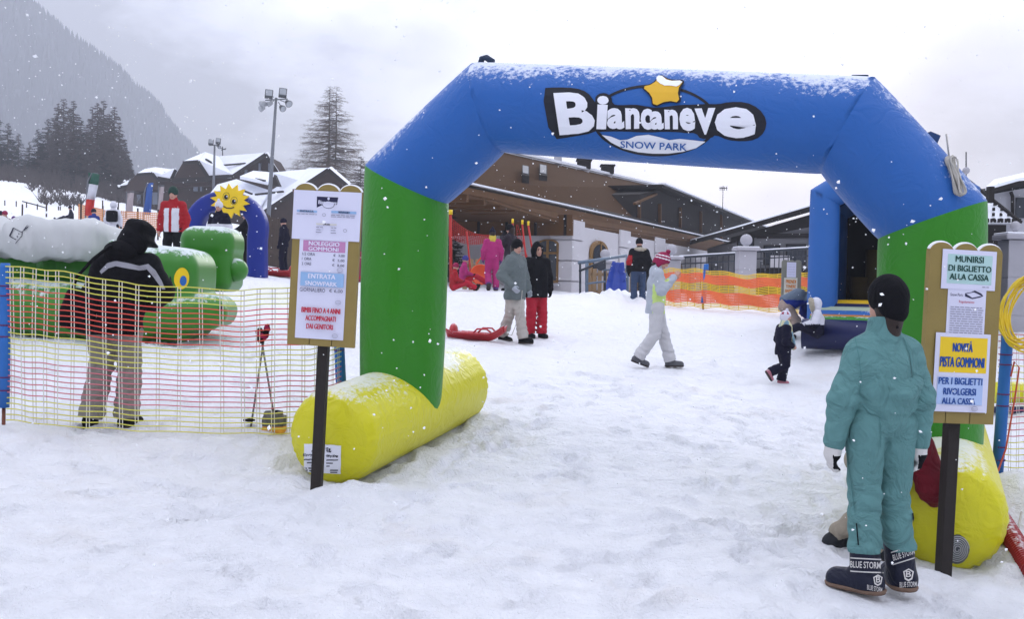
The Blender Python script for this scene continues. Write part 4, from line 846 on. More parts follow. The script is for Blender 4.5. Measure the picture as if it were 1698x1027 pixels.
person('person in dark jacket raising a hand to the face beside the magenta snowsuit', gp(845, 484, 25.5), rad(60), 1.74, dict(elR=(.24, .14, 1.28), wrR=(.10, .20, 1.50), elL=(-.2, .14, 1.22), wrL=(-.05, .22, 1.42)), .022, jacket=cloth('dark_plum', (.02, .014, .022)), hem=-.15, jr=1.1, trousers=m_dk, hat='beanie', hatm=m_blk, gloves=m_blk, hair=.2)
SIT = dict(pel=(0, 0, .16), che=(0, .0, .46), nek=(0, .03, .68), hea=(0, .06, .83), shL=(-.16, .02, .62), shR=(.16, .02, .62), elL=(-.23, .08, .40), wrL=(-.17, .28, .34), elR=(.23, .08, .40), wrR=(.17, .28, .34), hipL=(-.09, .03, .15), hipR=(.09, .03, .15), knL=(-.14, .42, .30), knR=(.14, .42, .30), anL=(-.13, .75, .12), anR=(.13, .75, .12), ftL=(0, .5, .85), ftR=(0, .5, .85))
person('child in red suit sitting on the snow by the green column, beside the crate', gp(752, 481, 24.2), rad(-75), 1.25, SIT, .02, jacket=m_rj, hem=-.05, trousers=m_rd, tr=1.1, hat='beanie', hatm=m_mar, gloves=m_dk)
person('child in magenta jacket and blue cap sitting behind the child in red', gp(768, 474, 25.2) + Vector((0, 0, .12)), rad(-80), 1.35, SIT, .02, jacket=m_pk, hem=-.05, trousers=m_rd, hat='beanie', hatm=cloth('blue_cap', (.05, .05, .24)), gloves=m_dk)
person('child in dark plum jacket sitting in snow between the price board and green column', gp(594, 463, 26), rad(-60), 1.45, SIT, .022, jacket=cloth('plum_pink', (.24, .02, .07)), trousers=m_rd, hat='beanie', hatm=m_mar, gloves=m_dk)
# mother and child at the bouncy castle
BEND = dict(pel=(0, -.05, .66), che=(0, .22, .82), nek=(0, .46, .86), hea=(0, .60, .88), shL=(-.17, .42, .80), shR=(.17, .42, .80), elL=(-.22, .42, .52), wrL=(-.12, .58, .34), elR=(.22, .44, .52), wrR=(.12, .60, .32), hipL=(-.09, -.04, .63), hipR=(.09, -.04, .63), knL=(-.12, .22, .36), knR=(.12, .16, .35), anL=(-.13, .0, .09), anR=(.13, -.05, .09))
mo, jmo, hmo, Smo = person('person bending forward in grey and blue jacket with black pompom hat at the bouncy castle', gp(1304, 556, 16.9), rad(-84), 1.50, BEND, .018, jacket=[cloth('blue_grey_jacket', (.13, .17, .22)), cloth('royal_blue', (.012, .03, .22))], hem=-.02, zones=lambda c, j: (c[:, 2] < .76).astype(int), trousers=cloth('tan_trouser', (.34, .26, .22)), hat='pompom', hatm=[m_blk, m_kn], hatzones=lambda c: np.zeros(len(c), int), gloves=None, boots=m_dk)
ck, jck, hck, Sck = person('child with pale fur hood sitting on the green edge of the bouncy castle', P(1355, 561, 15.3), rad(80), 1.15, SIT, .016, jacket=[m_wh, m_dk], hem=-.06, zones=lambda c, j: ((c[:, 2] < .36) | (np.abs(c[:, 0]) < .04)).astype(int), trousers=m_dk, hood='up', gloves=m_wh, boots=m_wh, jr=1.1)
f = Field(jck['hea'] - .3, jck['hea'] + .3, .016)
for a in range(14):
    an = 2 * math.pi * a / 14; q = hck(.10 * math.cos(an), .085, .0 + .125 * math.sin(an)); f.ell(q, (.034,) * 3, .02)
f.wrinkle(.006, 70, 2); f.build('fur_trim', m_fur, ck)
# left background
m_fg = cloth('forest_knit', (.02, .05, .04))
person('person in red jacket with white panels and dark cap standing beyond the green inflatable', gp(286, 462, 18.8), rad(176), 1.70, {}, .018, jacket=[m_rj, m_wh], hem=-.08, jr=1.08, zones=lambda c, j: ((np.abs(c[:, 0]) < .15) & (np.abs(c[:, 0]) > .028) & (c[:, 2] < 1.33) & (c[:, 1] > .02)).astype(int), trousers=m_blk, hat='beanie', hatm=m_fg)
person('person in white and navy jacket with white hat under the small blue arch', gp(362, 455, 21), rad(172), 1.52, {}, .02, jacket=[m_wh, m_dk], hem=-.1, zones=lambda c, j: (c[:, 2] > 1.20).astype(int), trousers=m_dk, hat='pompom', hatm=[m_wh, m_wh], hatzones=lambda c: np.zeros(len(c), int), gloves=m_dk)
person('person in plain royal blue ski suit standing by the tricolour flag', gp(155, 417, 41), rad(60), 1.78, {}, .03, jacket=m_bs, hem=-.1, trousers=m_bs, hat='beanie', hatm=m_dk, gloves=m_dk)
person('skier child in pale jacket with black backpack and white helmet beyond the hat', gp(187, 424, 28), rad(10), 1.40, {}, .026, jacket=m_wh, hem=-.1, trousers=m_dk, hat='helmet', hatm=m_wh, gloves=m_dk)
bp = [o for o in COL.objects if o.name.startswith('person')][-1]
f = Field(np.array([-.3, -.4, .7]), np.array([.3, .1, 1.3]), .026); f.rbox((0, -.17, .98), (.15, .09, .16), .05); pk = thing('backpack', 'small black backpack on the back of the child with white helmet', 'backpack', bp.location, bp.rotation_euler.z); f.build('pack_body', m_blk, pk)
person('person in brown coat sitting at the far left edge above the white cover', gp(3, 386, 38), rad(150), 1.75, SIT, .032, jacket=cloth('brown_coat', (.06, .035, .03)), trousers=m_dk, hat='beanie', hatm=m_dk, gloves=m_dk)
person('person in tan coat sitting at the far left next to the brown coat', gp(10, 387, 37), rad(160), 1.70, SIT, .032, jacket=cloth('tan_coat', (.16, .11, .09)), trousers=m_dk, hat='beanie', hatm=m_mar, gloves=m_dk)
person('child in bright blue jacket sitting at the far left behind the white cover', gp(24, 387, 37.5), rad(170), 1.45, SIT, .03, jacket=m_bs, trousers=m_bs, hat='beanie', hatm=m_pu, gloves=m_dk)
person('small child with blue helmet sitting in front of the bright blue jacket', gp(29, 391, 35.5), rad(175), 1.15, SIT, .028, jacket=m_wh, trousers=m_bs, hat='helmet', hatm=m_bs, gloves=m_dk)
person('person in dark clothing sitting alone on the far snow crest', gp(118, 365, 58), rad(120), 1.8, SIT, .04, jacket=m_dk, trousers=m_dk, hat='beanie', hatm=m_dk, gloves=m_dk)
person('person in dark jacket standing beside the wooden fence, left of the price board', gp(470, 436, 27), rad(80), 1.5, {}, .026, jacket=m_dk, hem=-.12, trousers=m_dk, hat='beanie', hatm=m_dk, gloves=m_dk)
person('person in dark coat standing behind the right leg of the small blue arch', gp(408, 438, 24.5), rad(90), 1.5, dict(elL=(-.2, .18, 1.2), wrL=(-.1, .42, 1.14)), .026, jacket=m_blk, hem=-.12, trousers=m_blk, hat='beanie', hatm=m_blk, gloves=m_blk)
# crouching person behind the turquoise suit
kl = gp(1412, 900, 6.40)
KN = dict(pel=(-.02, .08, .46), che=(.0, .22, .60), nek=(.02, .41, .56), hea=(.02, .50, .44), shL=(-.17, .36, .56), shR=(.18, .36, .56), elL=(-.22, .42, .30), wrL=(-.10, .52, .22), elR=(.22, .44, .30), wrR=(.10, .54, .2), hipL=(-.08, .08, .44), hipR=(.08, .08, .44), knL=(-.10, .20, .28), knR=(.11, .22, .28), anL=(-.14, -.05, .06), anR=(.16, .04, .06), ftL=(-.1, .9, .0), ftR=(.1, .9, .0))
KN = {k: (np.array(v) + np.array([0, 0, .19 if k[:2] not in ('an', 'kn') else .03]) if not k.startswith('ft') else v) for k, v in KN.items()}
cr, jcr, hcr, Scr = person('person in dark red jacket kneeling over the right yellow tube behind the turquoise suit', kl, rad(-80), 1.70, KN, .014, jacket=m_dr, hem=-.03, jr=1.36, trousers=cloth('khaki_trouser', (.30, .26, .20)), tr=.85, boots=cloth('charcoal_boot', (.02, .022, .026)), hood='up', gloves=m_blk)
# ------------------------------------------------------------------ inflatables beyond the fence
m_yeye = mat('eye_yellow', (.80, .55, .01), .4); m_beye = mat('eye_blue', (.02, .12, .40), .4)
m_grn2 = mat('green_glossy', (.025, .185, .005), .36, .08, 3, bump=.05, bs=10, spec=.5, snow=.36, sscale=14)
m_cover = mat('snowy_white_cover', (.50, .51, .51), .8, .08, 3, bump=.4, bs=8)
D = 12.0
cat_o = thing('inflatable_caterpillar', 'long green inflatable crawl tunnel with yellow eye behind the left net', 'inflatable', gp(200, 560, D))
def Q(px, py, dy=0): p = P(px, py, D); return np.array((p.x, p.y + dy, p.z))
u = 1 / ppm(D)
f = Field(Q(-190, 600, -1.2), Q(420, 340, 1.6), .03)
f.cone(Q(-170, 492, -.15), Q(235, 522, -.15), 46 * u, 46 * u, .04); f.cone(Q(-170, 442, .45), Q(215, 455, .45), 40 * u, 42 * u, .05)
f.cone(Q(-170, 492, 1.0), Q(240, 515, 1.0), 44 * u, 44 * u, .04)
for x in (-90, 62, 160): f.ell(Q(x, 440, .4), (.12, .36, .33), .08)
f.rbox(Q(268, 488, .35), (60 * u, .58, 80 * u), .26, .05); f.cone(Q(255, 522, -.2), Q(345, 518, .0), 33 * u, 29 * u, .03); f.cone(Q(345, 518, .0), Q(335, 518, .8), 29 * u, 29 * u, .05)
f.fn(lambda X, Y, Z: .012 * np.sin(X * 9) * np.sin(Z * 4) + .006 * np.sin(X * 31 + Z * 9))
body = f.build('tunnel_body', m_grn2, cat_o, world=True)
f = Field(Q(-200, 440, -.7), Q(190, 340, 1.4), .03)
f.rbox(Q(98, 397, .3), (68 * u, .75, 34 * u), .2, .1); f.cone(Q(-150, 394, .3), Q(10, 402, .3), 30 * u, 22 * u, .12, (1, 1.6, 1)); f.ell(Q(60, 402, .25), (60 * u, .7, 33 * u), .1); f.ell(Q(-60, 387, .25), (70 * u, .7, 34 * u), .1)
f.fn(lambda X, Y, Z: .022 * np.sin(X * 6 + Y * 5) + .012 * np.sin(X * 17 + Z * 13 + Y * 6) + .006 * np.sin(X * 41 + Y * 30)); f.build('white_cover', m_cover, cat_o, world=True)
D2 = 13.6; u2 = 1 / ppm(D2)
tail = thing('inflatable_block', 'upright green inflatable block with ball feet behind the caterpillar head', 'inflatable', gp(345, 482, D2))
def Q2(px, py, dy=0): p = P(px, py, D2); return np.array((p.x, p.y + dy, p.z))
f = Field(Q2(280, 500, -.6), Q2(420, 360, 1.0), .025); f.rbox(Q2(344, 404, .25), (45 * u2, .42, 29 * u2), .2, .02); f.rbox(Q2(350, 448, .25), (36 * u2, .4, 36 * u2), .14, .05)
f.build('block_body', m_grn2, tail, world=True)
for x, y, dy, r_ in ((322, 452, -.08, 22), (388, 448, .1, 20), (330, 452, .6, 20)):
    f = Field(Q2(x - 30, y + 30, dy - .3), Q2(x + 30, y - 30, dy + .3), .025); f.ell(Q2(x, y, dy), (r_ * u2,) * 3, .01); f.build('ball_foot', m_grn2, tail, world=True)
bc = bvh_of([body])
ey = decal('eye', *fill2d([ellpts(301, 462, 12, 18, 28, .1)]), bc, m_yeye, cat_o, .012, 4); decal('pupil', *fill2d([ellpts(303, 466, 5.5, 8.5, 20, .1)]), bc, m_beye, ey, .02, 3)
decal('mouth_mark', *fill2d([ellpts(366, 511, 3, 6, 16)]), bc, m_black, cat_o, .012, 3); decal('eye', *fill2d([ellpts(283, 470, 2.2, 12, 16)]), bc, m_black, cat_o, .012, 3)
cv = [c for c in cat_o.children if c.name.startswith('white_cover')][0]; bcv = bvh_of([cv])
def strip(pts, w):
    pts = [np.array(p, float) for p in pts]; l = []; r_ = []
    for i, p in enumerate(pts):
        t_ = pts[min(i + 1, len(pts) - 1)] - pts[max(i - 1, 0)]; t_ /= np.linalg.norm(t_); n_ = np.array((-t_[1], t_[0])); l.append(tuple(p + n_ * w / 2)); r_.append(tuple(p - n_ * w / 2))
    return l + r_[::-1]
mk = None
for pts, w in (([(23, 379), (17, 392)], 2.4), ([(17, 392), (28, 398)], 1.2), ([(23, 379), (36, 386)], 1.2), ([(36, 385), (40, 383), (47, 379), (50, 375), (47, 374), (43, 378), (38, 384)], .9), ([(37, 385), (36, 392), (27, 404)], 1.0), ([(31, 388), (32, 389.5)], 1.5), ([(29, 392), (30, 394)], 1.5)):
    V, Fc = fill2d([strip(pts, w)]); decal('drawn_line', V, Fc, bcv, ink, cv, .012, 3)
# small blue arch with a sun
D3 = 22.3; u3 = 1 / ppm(D3)
sa = thing('small_arch', 'small royal blue inflatable arch with smiling sun beyond the green inflatable', 'inflatable arch', gp(375, 458, D3))
pts = [P(334, 470, D3)] + [P(376 + 53 * math.cos(a), 378 - 46 * math.sin(a), D3) for a in [math.pi * (1 - i / 20) for i in range(21)]] + [P(427, 400, D3), P(427, 464, D3)]
sm = []
mb = MB(); V = []; n = 20; w = 15.5 * u3
for i, p in enumerate(pts):
    t_ = (pts[min(i + 1, len(pts) - 1)] - pts[max(i - 1, 0)]).normalized(); s_ = Vector((0, 1, 0)); nn = t_.cross(s_).normalized()
    for k in range(n):
        a = 2 * math.pi * k / n; c, s2 = math.cos(a), math.sin(a); q = lambda v: math.copysign(abs(v) ** .55, v); V.append(p + nn * (w * q(c)) + s_ * (.26 * q(s2)))
Fc = [(i * n + k, i * n + (k + 1) % n, (i + 1) * n + (k + 1) % n, (i + 1) * n + k) for i in range(len(pts) - 1) for k in range(n)]
mesh('arch_tube', V, Fc, mat('royal_blue_pvc', (.006, .022, .22), .4, .06, 3, snow=.12), sa, True, True)
sc_ = P(381, 333, D3 - .32); star = []
for i in range(28):
    a = math.pi * 2 * i / 28 + .3; r_ = (31 if i % 2 == 0 else 21.5) * u3; star.append(sc_ + Vector((r_ * math.cos(a) * 1.05, 0, r_ * math.sin(a) * .92)))
sun_o = MB().prism(star, (0, .07, 0)).build('sun_face', mat('sun_yellow', (.82, .56, .015), .5), sa, True)
def onsun(x, y, dy=-.004): return P(x, y, D3 - .32 + dy)
def sunshape(nm, pts2, m, dy): V, Fc = fill2d([pts2]); mesh(nm, [onsun(x, y, dy) for x, y in V], Fc, m, sun_o, True, False)
for (x, y) in ((375, 325.5), (388, 333)):
    sunshape('eye', ellpts(x, y, 5.6, 6.6, 20, .3), m_black, -.006); sunshape('eye', ellpts(x, y, 4.9, 5.9, 20, .3), MATS['sun_yellow'], -.010); sunshape('pupil', ellpts(x - .3, y + 1.2, 3.4, 4.0, 20), m_black, -.014); sunshape('pupil', ellpts(x + 1.4, y + .2, 1.0, 1.4, 12), m_white, -.018)
sunshape('mouth', strip([(366, 337), (370, 342), (376, 345), (383, 345.5), (388, 343.5)], 1.8), m_black, -.008)
# bouncy castle
D4 = 16.2; u4 = 1 / ppm(D4); bx, by = P(1362, 560, D4).x, D4; bz = gz(bx + .8, by) - .02
bc_o = thing('bouncy_castle', 'blue inflatable bouncy castle with dark interior behind the right arch column', 'bouncy castle', (bx, by, bz), rad(-21))
m_bc = mat('castle_blue', (.022, .115, .38), .5, .06, 3, bump=.06, bs=20, snow=.10); m_nv = mat('castle_navy', (.010, .014, .07), .45); m_int = mat('castle_dark_mesh', (.012, .013, .016), .9); m_tan = mat('castle_tan', (.10, .065, .02), .7)
Wc = 2.05; Lc = 2.9; ptop = P(1362, 338, D4).z - bz
def swept(name, pts, r_, m, par): 
    rg, sg_ = mitred(pts, r_, 24, 8, .02); n = 24; V = [v for q in rg for v in q]; Fc = [(i * n + k, i * n + (k + 1) % n, (i + 1) * n + (k + 1) % n, (i + 1) * n + k) for i in range(len(rg) - 1) for k in range(n)]; return mesh(name, V, Fc, m, par, False, True)
for yy in (0, Lc):
    swept('frame_tube', [(0, yy, .1), (0, yy, ptop + .1), (Wc * .5, yy, ptop + .72), (Wc, yy, ptop + .1), (Wc, yy, .1)], .235, m_bc, bc_o)
MB().box((Wc / 2, Lc / 2, .0), (Wc + .3, Lc + .2, .7), bev=.15).build('air_bed', mat('castle_pale', (.22, .34, .26), .5), bc_o, smooth=True)
MB().tube([(-.25, -.62, .14), (Wc + .3, -.62, .14)], .24, 18).build('front_step', m_nv, bc_o, smooth=True)
for c_, y0, z0, r_ in (('green', -.52, .30, .13), ('orange', -.40, .345, .11), ('blue', -.28, .40, .12), ('pale', -.16, .46, .12), ('navy', -.05, .52, .11), ('yellow', .05, .58, .11)):
    cm = {'green': m_green, 'orange': mat('castle_orange', (.50, .19, .03), .5), 'blue': m_bc, 'pale': mat('castle_sage', (.40, .48, .36), .5), 'navy': m_nv, 'yellow': mat('castle_yellow', (.68, .42, .01), .5)}[c_]
    MB().tube([(-.15, y0, z0), (Wc + .2, y0, z0)], r_, 14).build('stripe_tube', cm, bc_o, smooth=True)
mb = MB(); mb.box((Wc / 2, Lc, ptop / 2 + .2), (Wc - .1, .08, ptop + .2)); mb.box((-.02, Lc / 2, ptop / 2 + .2), (.06, Lc - .3, ptop + .3)); mb.box((Wc + .02, Lc / 2, ptop / 2 + .2), (.06, Lc - .3, ptop + .3))
mb.prism([(0, .1, ptop + .2), (Wc / 2, .1, ptop + .8), (Wc, .1, ptop + .2), (Wc, .1, ptop + .12), (Wc / 2, .1, ptop + .7), (0, .1, ptop + .12)], (0, Lc, 0)); mb.build('dark_canopy', m_int, bc_o)
mb = MB()
for x, z0, z1 in ((.5, .3, 1.0), (.75, .3, 1.5), (1.5, .3, .85), (2.3, .3, 1.2)): mb.tube([(x, Lc - .45, z0), (x, Lc - .45, z1), (x, Lc - .45, z1 + .1)], .17, 12)
mb.build('inner_bolster', m_tan, bc_o, smooth=True)
# small notice board near the castle
m_gw2 = mat('weathered_plank', (.21, .21, .17), .8, .15, bump=.2)
board('small grey notice board with orange and yellow sheets beside the bouncy castle', gp(1310, 535, 20.3), 0, .40, 1.02, .16, 0,
      [(.25, .06, .72, .36, m_paper, [('l', .32, .1, .66, .3, 5, grey)]), (.12, .37, .80, .95, mat('cream_paper', (.62, .60, .50), .6), [('t', 'PRENDI', .22, .41, .72, .48, mat('orange_ink', (.60, .20, .02), .6), .03), ('t', 'TENERE', .22, .51, .72, .57, MATS['orange_ink'], .03), ('t', 'BAMBINI', .20, .60, .74, .66, MATS['orange_ink'], .03), ('p', [ellpts(.46, .77, .28, .075, 24)], yel), ('t', 'MAX', .34, .73, .60, .81, blue_i, .03), ('r', .18, .88, .74, .92, sky_p)])], snowtop=False, m=m_gw2)
# ------------------------------------------------------------------ sledges and poles
m_rp = mat('red_plastic', (.40, .012, .02), .35, .08, spec=.5, snow=.05)
def sled(name, label, loc, rz, m, Ls, tilt=None, shape=1.0, group=None):
    t = thing(name, label, 'sledge', loc, rz, group)
    if tilt: t.rotation_euler = tilt
    V = []; n = 26; k = 15
    for i in range(n):
        y = -Ls / 2 + Ls * i / (n - 1); f_ = i / (n - 1); w = .24 * (1 - .10 * math.cos(f_ * 9)) * (1 - max(0, f_ - .7) * 1.5) * shape; zb = .16 * max(0, (f_ - .72) / .28) ** 1.5 + .05 * max(0, .12 - f_) / .12
        for q in range(k):
            a = -1 + 2 * q / (k - 1); zz = (.16 - .05 * f_) * abs(a) ** 2.4 + .015 * math.cos(a * 9); V.append((w * a * (1 + .12 * abs(a) ** 4), y, zb + zz + .01))
    Fc = [(i * k + q, i * k + q + 1, (i + 1) * k + q + 1, (i + 1) * k + q) for i in range(n - 1) for q in range(k - 1)]
    o = mesh('sled_shell', V, Fc, m, t); md = o.modifiers.new('thick', 'SOLIDIFY'); md.thickness = .014
    f = Field(np.array([-.25, -Ls / 2 - .05, 0]), np.array([.25, -Ls / 2 + .25, .4]), .02); f.ell((0, -Ls / 2 + .09, .15), (.17, .07, .13), .02); f.build('seat_back', m, t)
    for sg in (1, -1): MB().tube([(.2 * sg, -.02, .12), (.245 * sg, .06, .20), (.235 * sg, .22, .20), (.19 * sg, .3, .13)], .016, 8).build('brake_lever', m, t, smooth=True)
    return t
sp = gp(790, 566, 16.9); s1 = sled('plastic_sled', 'red plastic sled with seat back lying behind the grey parka', sp, rad(-100), m_rp, .98)
MB().tube([(0, .46, .12), (.08, .62, .1), (-.12, .72, .45), (-.3, .72, .86)], .007, 6).build('tow_rope', rope, s1, smooth=True)
s2 = sled('plastic_sled', 'blue plastic sled with snow leaning upright on the railing', gp(1021, 489, 29.5) + Vector((0, 0, .55)), 0, mat('blue_plastic', (.012, .05, .34), .35, spec=.5, snow=.05), 1.1, (rad(76), rad(4), rad(0)))
sled('plastic_sled', 'red plastic sled lying beyond the right leg of the small blue arch', gp(458, 459, 23.5), rad(80), m_rp, 1.0)
mb = MB(); o_s = thing('sled_disc', 'bright orange plastic sled disc standing by the magenta snowsuit', 'sledge', P(797, 456, 25.8))
q = P(797, 456, 25.8); mb.lathe(q, [(.02, -.06), (.16, -.05), (.26, 0), (.28, .03), (.25, .03), (.15, -.02), (.02, -.03)], 22, (0.1, -1, .25)); mb.build('disc_shell', mat('orange_plastic', (.75, .09, .02), .4, snow=.02), o_s, True, True)
MB().bar(q + Vector((-.12, -.02, .28)), q + Vector((.04, .02, .5)), .05, .03).build('handle', MATS['orange_plastic'], o_s, True)
# ski poles behind the net
tp_ = thing('ski_poles', 'pair of grey ski poles with red and black grips standing in snow behind net', 'ski poles', gp(438, 712, 8.3)); m_al = mat('pole_grey', (.16, .17, .18), .35, metal=.4)
for (x0, y0), (x1, y1) in (((413, 708), (438, 560)), ((459, 694), (434, 565))):
    a = P(x0, y0, 8.3); b = P(x1, y1, 8.3); o = MB().tube([a - Vector((0, 0, .12)), b], .0085, 8).build('pole_shaft', m_al, tp_, True, True); MB().lathe(a + Vector((0, 0, .05)), [(.012, -.01), (.05, 0), (.052, .008), (.012, .018)], 16).build('basket', m_blk, o, True, True)
f = Field(np.array(P(412, 590, 8.28)) - np.array([0, .12, 0]), np.array(P(462, 526, 8.28)) + np.array([0, .12, 0]), .008); c1 = np.array(P(432, 562, 8.28)); c2 = np.array(P(444, 541, 8.28)); f.cone(c1, c1 + np.array([-.01, 0, .06]), .038, .03, .02); f.cone(c2 - np.array([.02, 0, .08]), c2, .028, .022, .02); f.wrinkle(.004, 60, 2)
f.build('grip', [m_blk, m_mar], tp_, lambda c: (np.sin(c[:, 2] * 70 + c[:, 0] * 40) > .2).astype(int), True)
gbx = thing('gear_bag', 'small grey and orange gear bag at the foot of the ski poles', 'bag', gp(456, 716, 8.25)); q = np.array(P(455, 703, 8.25)); f = Field(q - .2, q + .2, .011); f.rbox(q, (.095, .07, .08), .03); f.cone(q + np.array([-.05, -.03, .08]), q + np.array([-.02, -.03, .085]), .028, .03, .02); f.ell(q + np.array([.05, -.03, .07]), (.04, .04, .035), .02); f.wrinkle(.008, 50, 4)
f.build('bag_body', [cloth('grey_pack', (.13, .13, .12)), mat('pack_orange', (.75, .35, .03), .6)], gbx, lambda c: (c[:, 2] < q[2] - .015).astype(int), True)
# red safety nets by the building
def tri_net(label, top_, bl_, br_, d, poles, tip=True):
    t = thing('safety_net', label, 'safety net', gp(*bl_, d))
    A, B, C_ = P(*top_, d), P(*bl_, d), P(*br_, d); mb = MB(); nn_ = 16
    for i in range(1, nn_):
        v = i / nn_; mb.tube([A.lerp(B, v), A.lerp(C_, v)], .006, 4); mb.tube([A.lerp(B, v), B.lerp(C_, v)], .006, 4); mb.tube([A.lerp(C_, v), C_.lerp(B, v)], .006, 4)
    mb.build('net', mat('safety_red', (.42, .02, .015), .6), t, True)
    for (a, b) in poles:
        MB().tube([P(*a, d), P(*b, d)], .026, 8).build('pole', MATS['safety_red'], t, True, True); q = P(*b, d); MB().tube([q, q + Vector((0, 0, .12))], .032, 8).build('yellow_tip', m_yeye, t, True, True)
    return t
tri_net('red safety net hung between yellow tipped poles behind the black coat', (856, 366), (862, 482), (893, 480), 28, [((862, 482), (850, 370)), ((878, 482), (866, 372)), ((893, 480), (876, 374))])
n2 = thing('safety_net', 'red safety net strung from the green column towards the magenta snowsuit', 'safety net', gp(748, 481, 27)); mb = MB()
a0, a1 = P(738, 352, 27), P(738, 388, 27); b0, b1 = P(822, 390, 27), P(822, 396, 27)
for i in range(9):
    v = i / 8; p0, p1 = a0.lerp(a1, v), b0.lerp(b1, v); mb.tube([p0.lerp(p1, k / 8) - Vector((0, 0, .22 * math.sin(math.pi * k / 8))) for k in range(9)], .007, 4)
for i in range(26):
    v = i / 25; s_ = Vector((0, 0, .22 * math.sin(math.pi * v))); mb.tube([a0.lerp(b0, v) - s_, a1.lerp(b1, min(1, v + .03)) - s_], .006, 4)
mb.build('net', MATS['safety_red'], n2, True)
MB().tube([P(748, 482, 27), P(747, 356, 27)], .04, 8).build('pole', MATS['safety_red'], n2, True, True); MB().tube([P(747, 356, 27), P(747, 348, 27)], .06, 8).build('yellow_tip', m_yeye, n2, True, True)
MB().tube([P(783, 482, 27), P(774, 384, 27)], .025, 8).build('pole', MATS['safety_red'], n2, True, True)
# crates and railing by the building
m_pal = mat('pallet_wood', (.30, .20, .11), .8, .2, bump=.3)
def pallet(label, x0, x1, y0, y1, d, name='wooden_pallet'):
    a, b = P(x0, y1, d), P(x1, y0, d); t = thing(name, label, 'pallet', (a.x, d, min(a.z, b.z)), 0, None); n_ = max(3, int((x1 - x0) / 8.5)); w = (b.x - a.x) / n_
    for i in range(n_): MB().box((a.x + w * (i + .5), d, (a.z + b.z) / 2), (w * .72, .03, b.z - a.z)).build('slat', m_pal, t, True)
    for z in (.18, .8): MB().box(((a.x + b.x) / 2, d + .05, a.z + (b.z - a.z) * z), (b.x - a.x, .06, .1)).build('cross_bar', m_pal, t, True)
pallet('upright wooden pallet behind the two sitting children', 765, 797, 430, 484, 27.5); pallet('upright wooden pallet behind the blue sled at the railing', 972, 1052, 447, 492, 30.5)
rl = thing('railing', 'grey blue steel railing in front of the pallet and blue sled', 'railing', gp(962, 490, 30)); m_st = mat('blue_steel', (.14, .19, .25), .5, metal=.3); m_dst = mat('dark_steel', (.03, .035, .045), .5)
MB().tube([P(960, 436, 30), P(1038, 424, 32)], .055, 8).build('top_rail', m_st, rl, True, True)
for x, y0, y1, m_ in ((962, 492, 437, m_dst), (973, 492, 436, m_st), (1003, 489, 432, m_dst), (1040, 487, 425, m_st), (1048, 490, 440, m_st)): MB().tube([P(x, y0, 30), P(x, y1, 30)], .05 if m_ is m_st else .035, 8).build('post', m_, rl, True, True)
MB().tube([P(960, 450, 29.9), P(1004, 432, 29.9)], .035, 8).build('hand_rail', m_dst, rl, True, True); MB().tube([P(970, 471, 29.9), P(1004, 467, 29.9)], .03, 8).build('lower_rail', m_st, rl, True, True)
MB().tube([P(1000, 448, 29.7), P(1040, 446, 29.7)], .025, 8).build('lower_rail', m_st, rl, True, True)
MB().lathe(P(996, 442, 29.6), [(.02, -.05), (.12, -.04), (.13, .04), (.02, .06)], 14, (0, -1, 0)).build('lamp', m_dst, rl, True)
# stone gate posts with balls
m_stone = mat('pale_stone', (.40, .39, .42), .8, .1, 4, bump=.2, bs=20)
def gatepost(label, px, ytop, d, w, h_):
    b = P(px, ytop, d); t = thing('gate_post', label, 'gate post', (b.x, d, b.z - h_), 0, None)
    mb = MB(); q = h_ / 4
    for i in range(4): mb.box((0, 0, q * (i + .5)), (w, w, q - .025), bev=.012)
    mb.box((0, 0, h_ / 2), (w - .02, w - .02, h_ - .02)); mb.build('shaft', m_stone, t)
    mb = MB(); mb.box((0, 0, h_ + .045), (w * 1.35, w * 1.35, .09), bev=.02); mb.build('cap', m_stone, t); MB().box((0, 0, h_ + .105), (w * 1.25, w * 1.25, .03), bev=.014).build('snow_on_cap', m_cap, t)
    r_ = w * (.34 if d > 20 else .21); MB().lathe((0, 0, h_ + .1), [(r_ * .6, 0), (r_ * .4, .06)] + [(r_ * max(.02, math.sin(a)), .06 + r_ * .9 - r_ * math.cos(a)) for a in [.5 + 2.6 * i / 10 for i in range(11)]], 18).build('ball', m_stone, t, smooth=True)
    return t
gatepost('stone gate post with ball standing right of the dark roofed building front', 1237, 416, 30, .53, 2.3); gatepost('stone gate post with ball above the striped pompom hat', 1113, 431, 33, .56, 2.0); gatepost('stone gate post with ball half hidden by the railing', 1003, 437, 34, .5, 2.0); gatepost('large stone gate post with ball at the right edge above the yellow hose', 1683, 398, 17, .40, 2.6)
rl = thing('railing', 'dark terrace railing with white snow on top beside the stone gate post', 'railing', gp(1300, 490, 30.5))
def rail_run(x0, y0, x1, y1, d0, d1, hgt, n_):
    a, b = P(x0, y0, d0), P(x1, y1, d1); MB().bar(a, b, .08, .07).build('top_rail', m_dst, rl, True); MB().bar(a + Vector((0, 0, .05)), b + Vector((0, 0, .05)), .09, .035).build('snow_on_rail', m_cap, rl, True); MB().bar(a - Vector((0, 0, .22)), b - Vector((0, 0, .22)), .04, .04).build('lower_rail', m_dst, rl, True)
    for i in range(n_): p = a.lerp(b, i / (n_ - 1)); MB().bar(p, p - Vector((0, 0, hgt)), .025, .025).build('baluster', m_dst, rl, True)
rail_run(1128, 427, 1228, 421, 33, 30.5, 1.1, 12); rail_run(1247, 418, 1345, 412, 30.5, 30.5, 1.1, 14)
